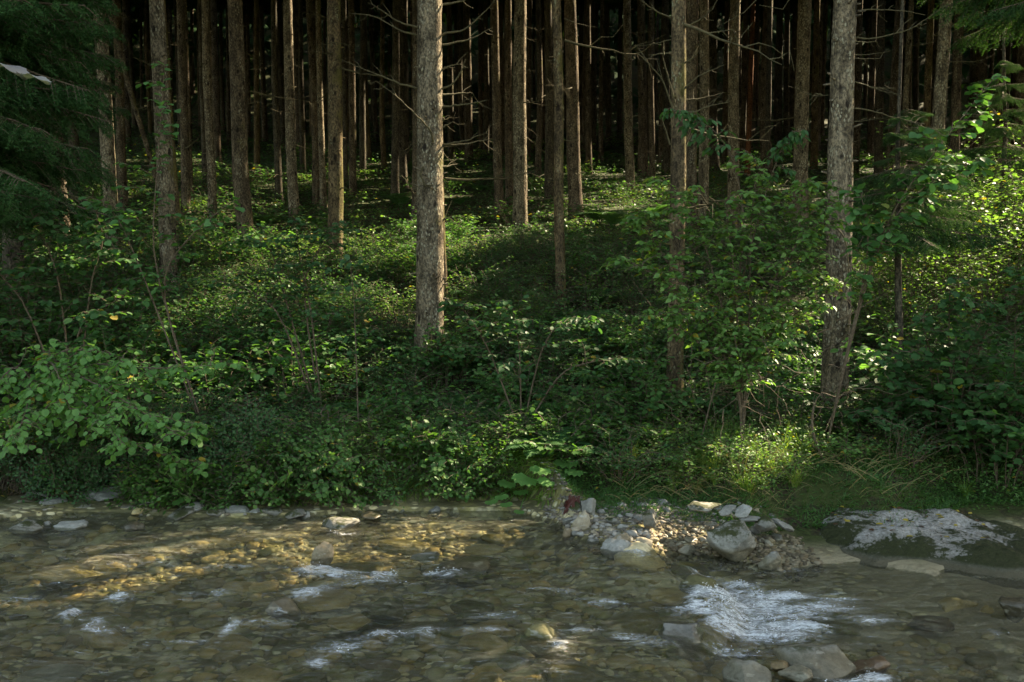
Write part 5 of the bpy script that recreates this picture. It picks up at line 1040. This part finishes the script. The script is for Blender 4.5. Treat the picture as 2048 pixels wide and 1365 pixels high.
for px, py, sz in [(1060, 948, .21), (1020, 958, .15), (1100, 955, .14), (1085, 930, .17), (1000, 985, .11), (1010, 1000, .1), (980, 995, .1), (1040, 1015, .08), (1130, 915, .2), (1150, 935, .15), (1040, 975, .12)]:
    p = ghit(px, py, .12); p[1] -= .1; leaves(A, L_BUTTER, [p], [[rr.normal(0, .4), -1, -.2]], [[0, -.5, 1]], [sz], [sz * 1.15], [rr.random() * .8]); tube(A, [b + [0, .2, -.1], (p + b) / 2 + [0, .15, .02], p + [0, .02, 0]], [.006, .005, .004], 4, .4)
link('butterbur_plant', A.mesh('butterbur_plant', M_hazel_lit, origin=b), loc=b, label='butterbur with big rounded leaves on the bank at the centre', cat='plant')
A = Acc(); b = ghit(372, 985)
for q in range(9): p = ghit(372 + rr.normal(0, 24), 975 + rr.normal(0, 12), .12); p[1] -= .1; leaves(A, L_BUTTER, [p], [[rr.normal(0, .6), -1, -.3]], [[0, -.6, 1]], [.1], [.11], [rr.random() * .8]); tube(A, [b + [0, .1, -.05], p], [.004, .003], 4, .4)
link('butterbur_plant', A.mesh('butterbur_plant', M_herb, origin=b), loc=b, label='small scalloped-leaf plant hanging at the foot of the left cut bank', cat='plant')
for px, py, s, lb in [(840, 1005, .75, 'long green grass tuft drooping to the water at the centre of the cut bank'), (1440, 935, .9, 'bright grass tuft in the sunlit patch above the gravel bar'), (1930, 1015, .7, 'grass tuft growing on the moss of the pale ledge'), (1380, 960, .7, 'low grass tuft left of the sunlit patch above the gravel bar')]:
    p = ghit(px, py - 20); z = max(p[2], float(ledge_z(p[0], p[1])) if p[0] > 2.4 else -1); plant('grass_tuft', (p[0], p[1], z), [TU[px % 3]], px % 5, s, lb, 'grass tuft')
for px, py, s, lb in [(1440, 920, .75, 'dry orange grass tuft in the sunlit patch above the gravel bar'), (1850, 900, .6, 'dry straw tuft in the shade behind the pale ledge')]:
    p = ghit(px, py); plant('dry_grass_tuft', p, [DT[px % 2]], 1.0, s, lb, 'grass tuft')
A = Acc(); b = ghit(1150, 1010)   # dead red leaves at the gravel bar
for q in range(16):
    p = b + [rr.normal(0, .03), rr.normal(0, .03), .09]; d0 = np.array([-.5 + rr.normal(0, .2), -.2, -.9]); leaves(A, L_NARROW, [p], [d0], [[0, -1, .2]], [.2], [.16], [rr.random() * .4])
m_red = leaf_mat('dead_red_leaf', [(.07, .02, .015), (.12, .035, .025), (.17, .06, .04)], tr=.1, yellow=0)
link('withered_plant', A.mesh('withered_plant', m_red, origin=b), loc=b, label='withered dark red plant drooping over the left end of the gravel bar', cat='plant')
# leaf litter on the ledge
A = Acc(); n = 150; X = rr.uniform(2.6, 4.5, n); Y = rr.uniform(7.5, 9.2, n); Z = ledge_z(X, Y); k_ = Z > .05; X, Y, Z = X[k_], Y[k_], Z[k_] + .01; n = len(X); th = rr.uniform(0, 6.28, n)
leaves(A, L_ROUND, np.stack([X, Y, Z], -1), np.stack([np.cos(th), np.sin(th), 0 * th], -1), np.stack([rr.normal(0, .3, n), rr.normal(0, .3, n), np.ones(n)], -1), rr.uniform(.025, .06, n), rr.uniform(.02, .04, n), rr.random(n))
link('leaf_litter', A.mesh('leaf_litter', M_litter), kind='stuff', label='brown and yellow fallen leaves scattered on the pale ledge')
# the pale leaf hanging close to the camera at the upper left
A = Acc(); b = at(-20, 118, 1.5); 
p0 = at(-14, 122, 1.5); p1 = at(102, 167, 1.42); Ld = p1 - p0
_n = 15; _u = np.linspace(0, 1, _n); _e = np.sin(_u * math.pi) ** .8 * .5 * (1 + .12 * (np.arange(_n) % 2)); _v = np.concatenate([np.stack([0 * _u, _u, -.05 * np.sin(_u * 9)], -1), np.stack([_e, _u, .10 * _e + .02 * np.sin(_u * 14)], -1), np.stack([-_e, _u, .10 * _e - .02 * np.sin(_u * 11)], -1)])
_i = np.arange(_n - 1); LL = (_v, [np.concatenate([np.stack([_i, _i + _n, _i + _n + 1, _i + 1], -1), np.stack([_i, _i + 1, _i + 2 * _n + 1, _i + 2 * _n], -1)])])
leaves(A, LL, [p0], [Ld * .62 + [0, 0, -.006]], [[.05, .04, 1]], [np.linalg.norm(Ld) * .62], [.042], [.1]); p2 = p0 + Ld * .5 + [0, 0, -.004]; leaves(A, LL, [p2], [p1 - p2], [[-.05, .09, 1]], [np.linalg.norm(p1 - p2)], [.026], [.7])
B_ = Acc(); tube(B_, [p0 - Ld * 1.2 + [0, 0, .10], p0 - Ld * .3 + [0, 0, .03], p0, p2], [.0022, .0016, .001, .0008], 5)
root = link('hanging_leaf', None, loc=p0, label='pale grey-violet leaf hanging close to the camera at the upper left edge', cat='leaf'); link('leaf_blade', A.mesh('leaf_blade', M_pale, origin=p0), root); link('leaf_stalk', B_.mesh('leaf_stalk', M_twig, origin=p0), root)
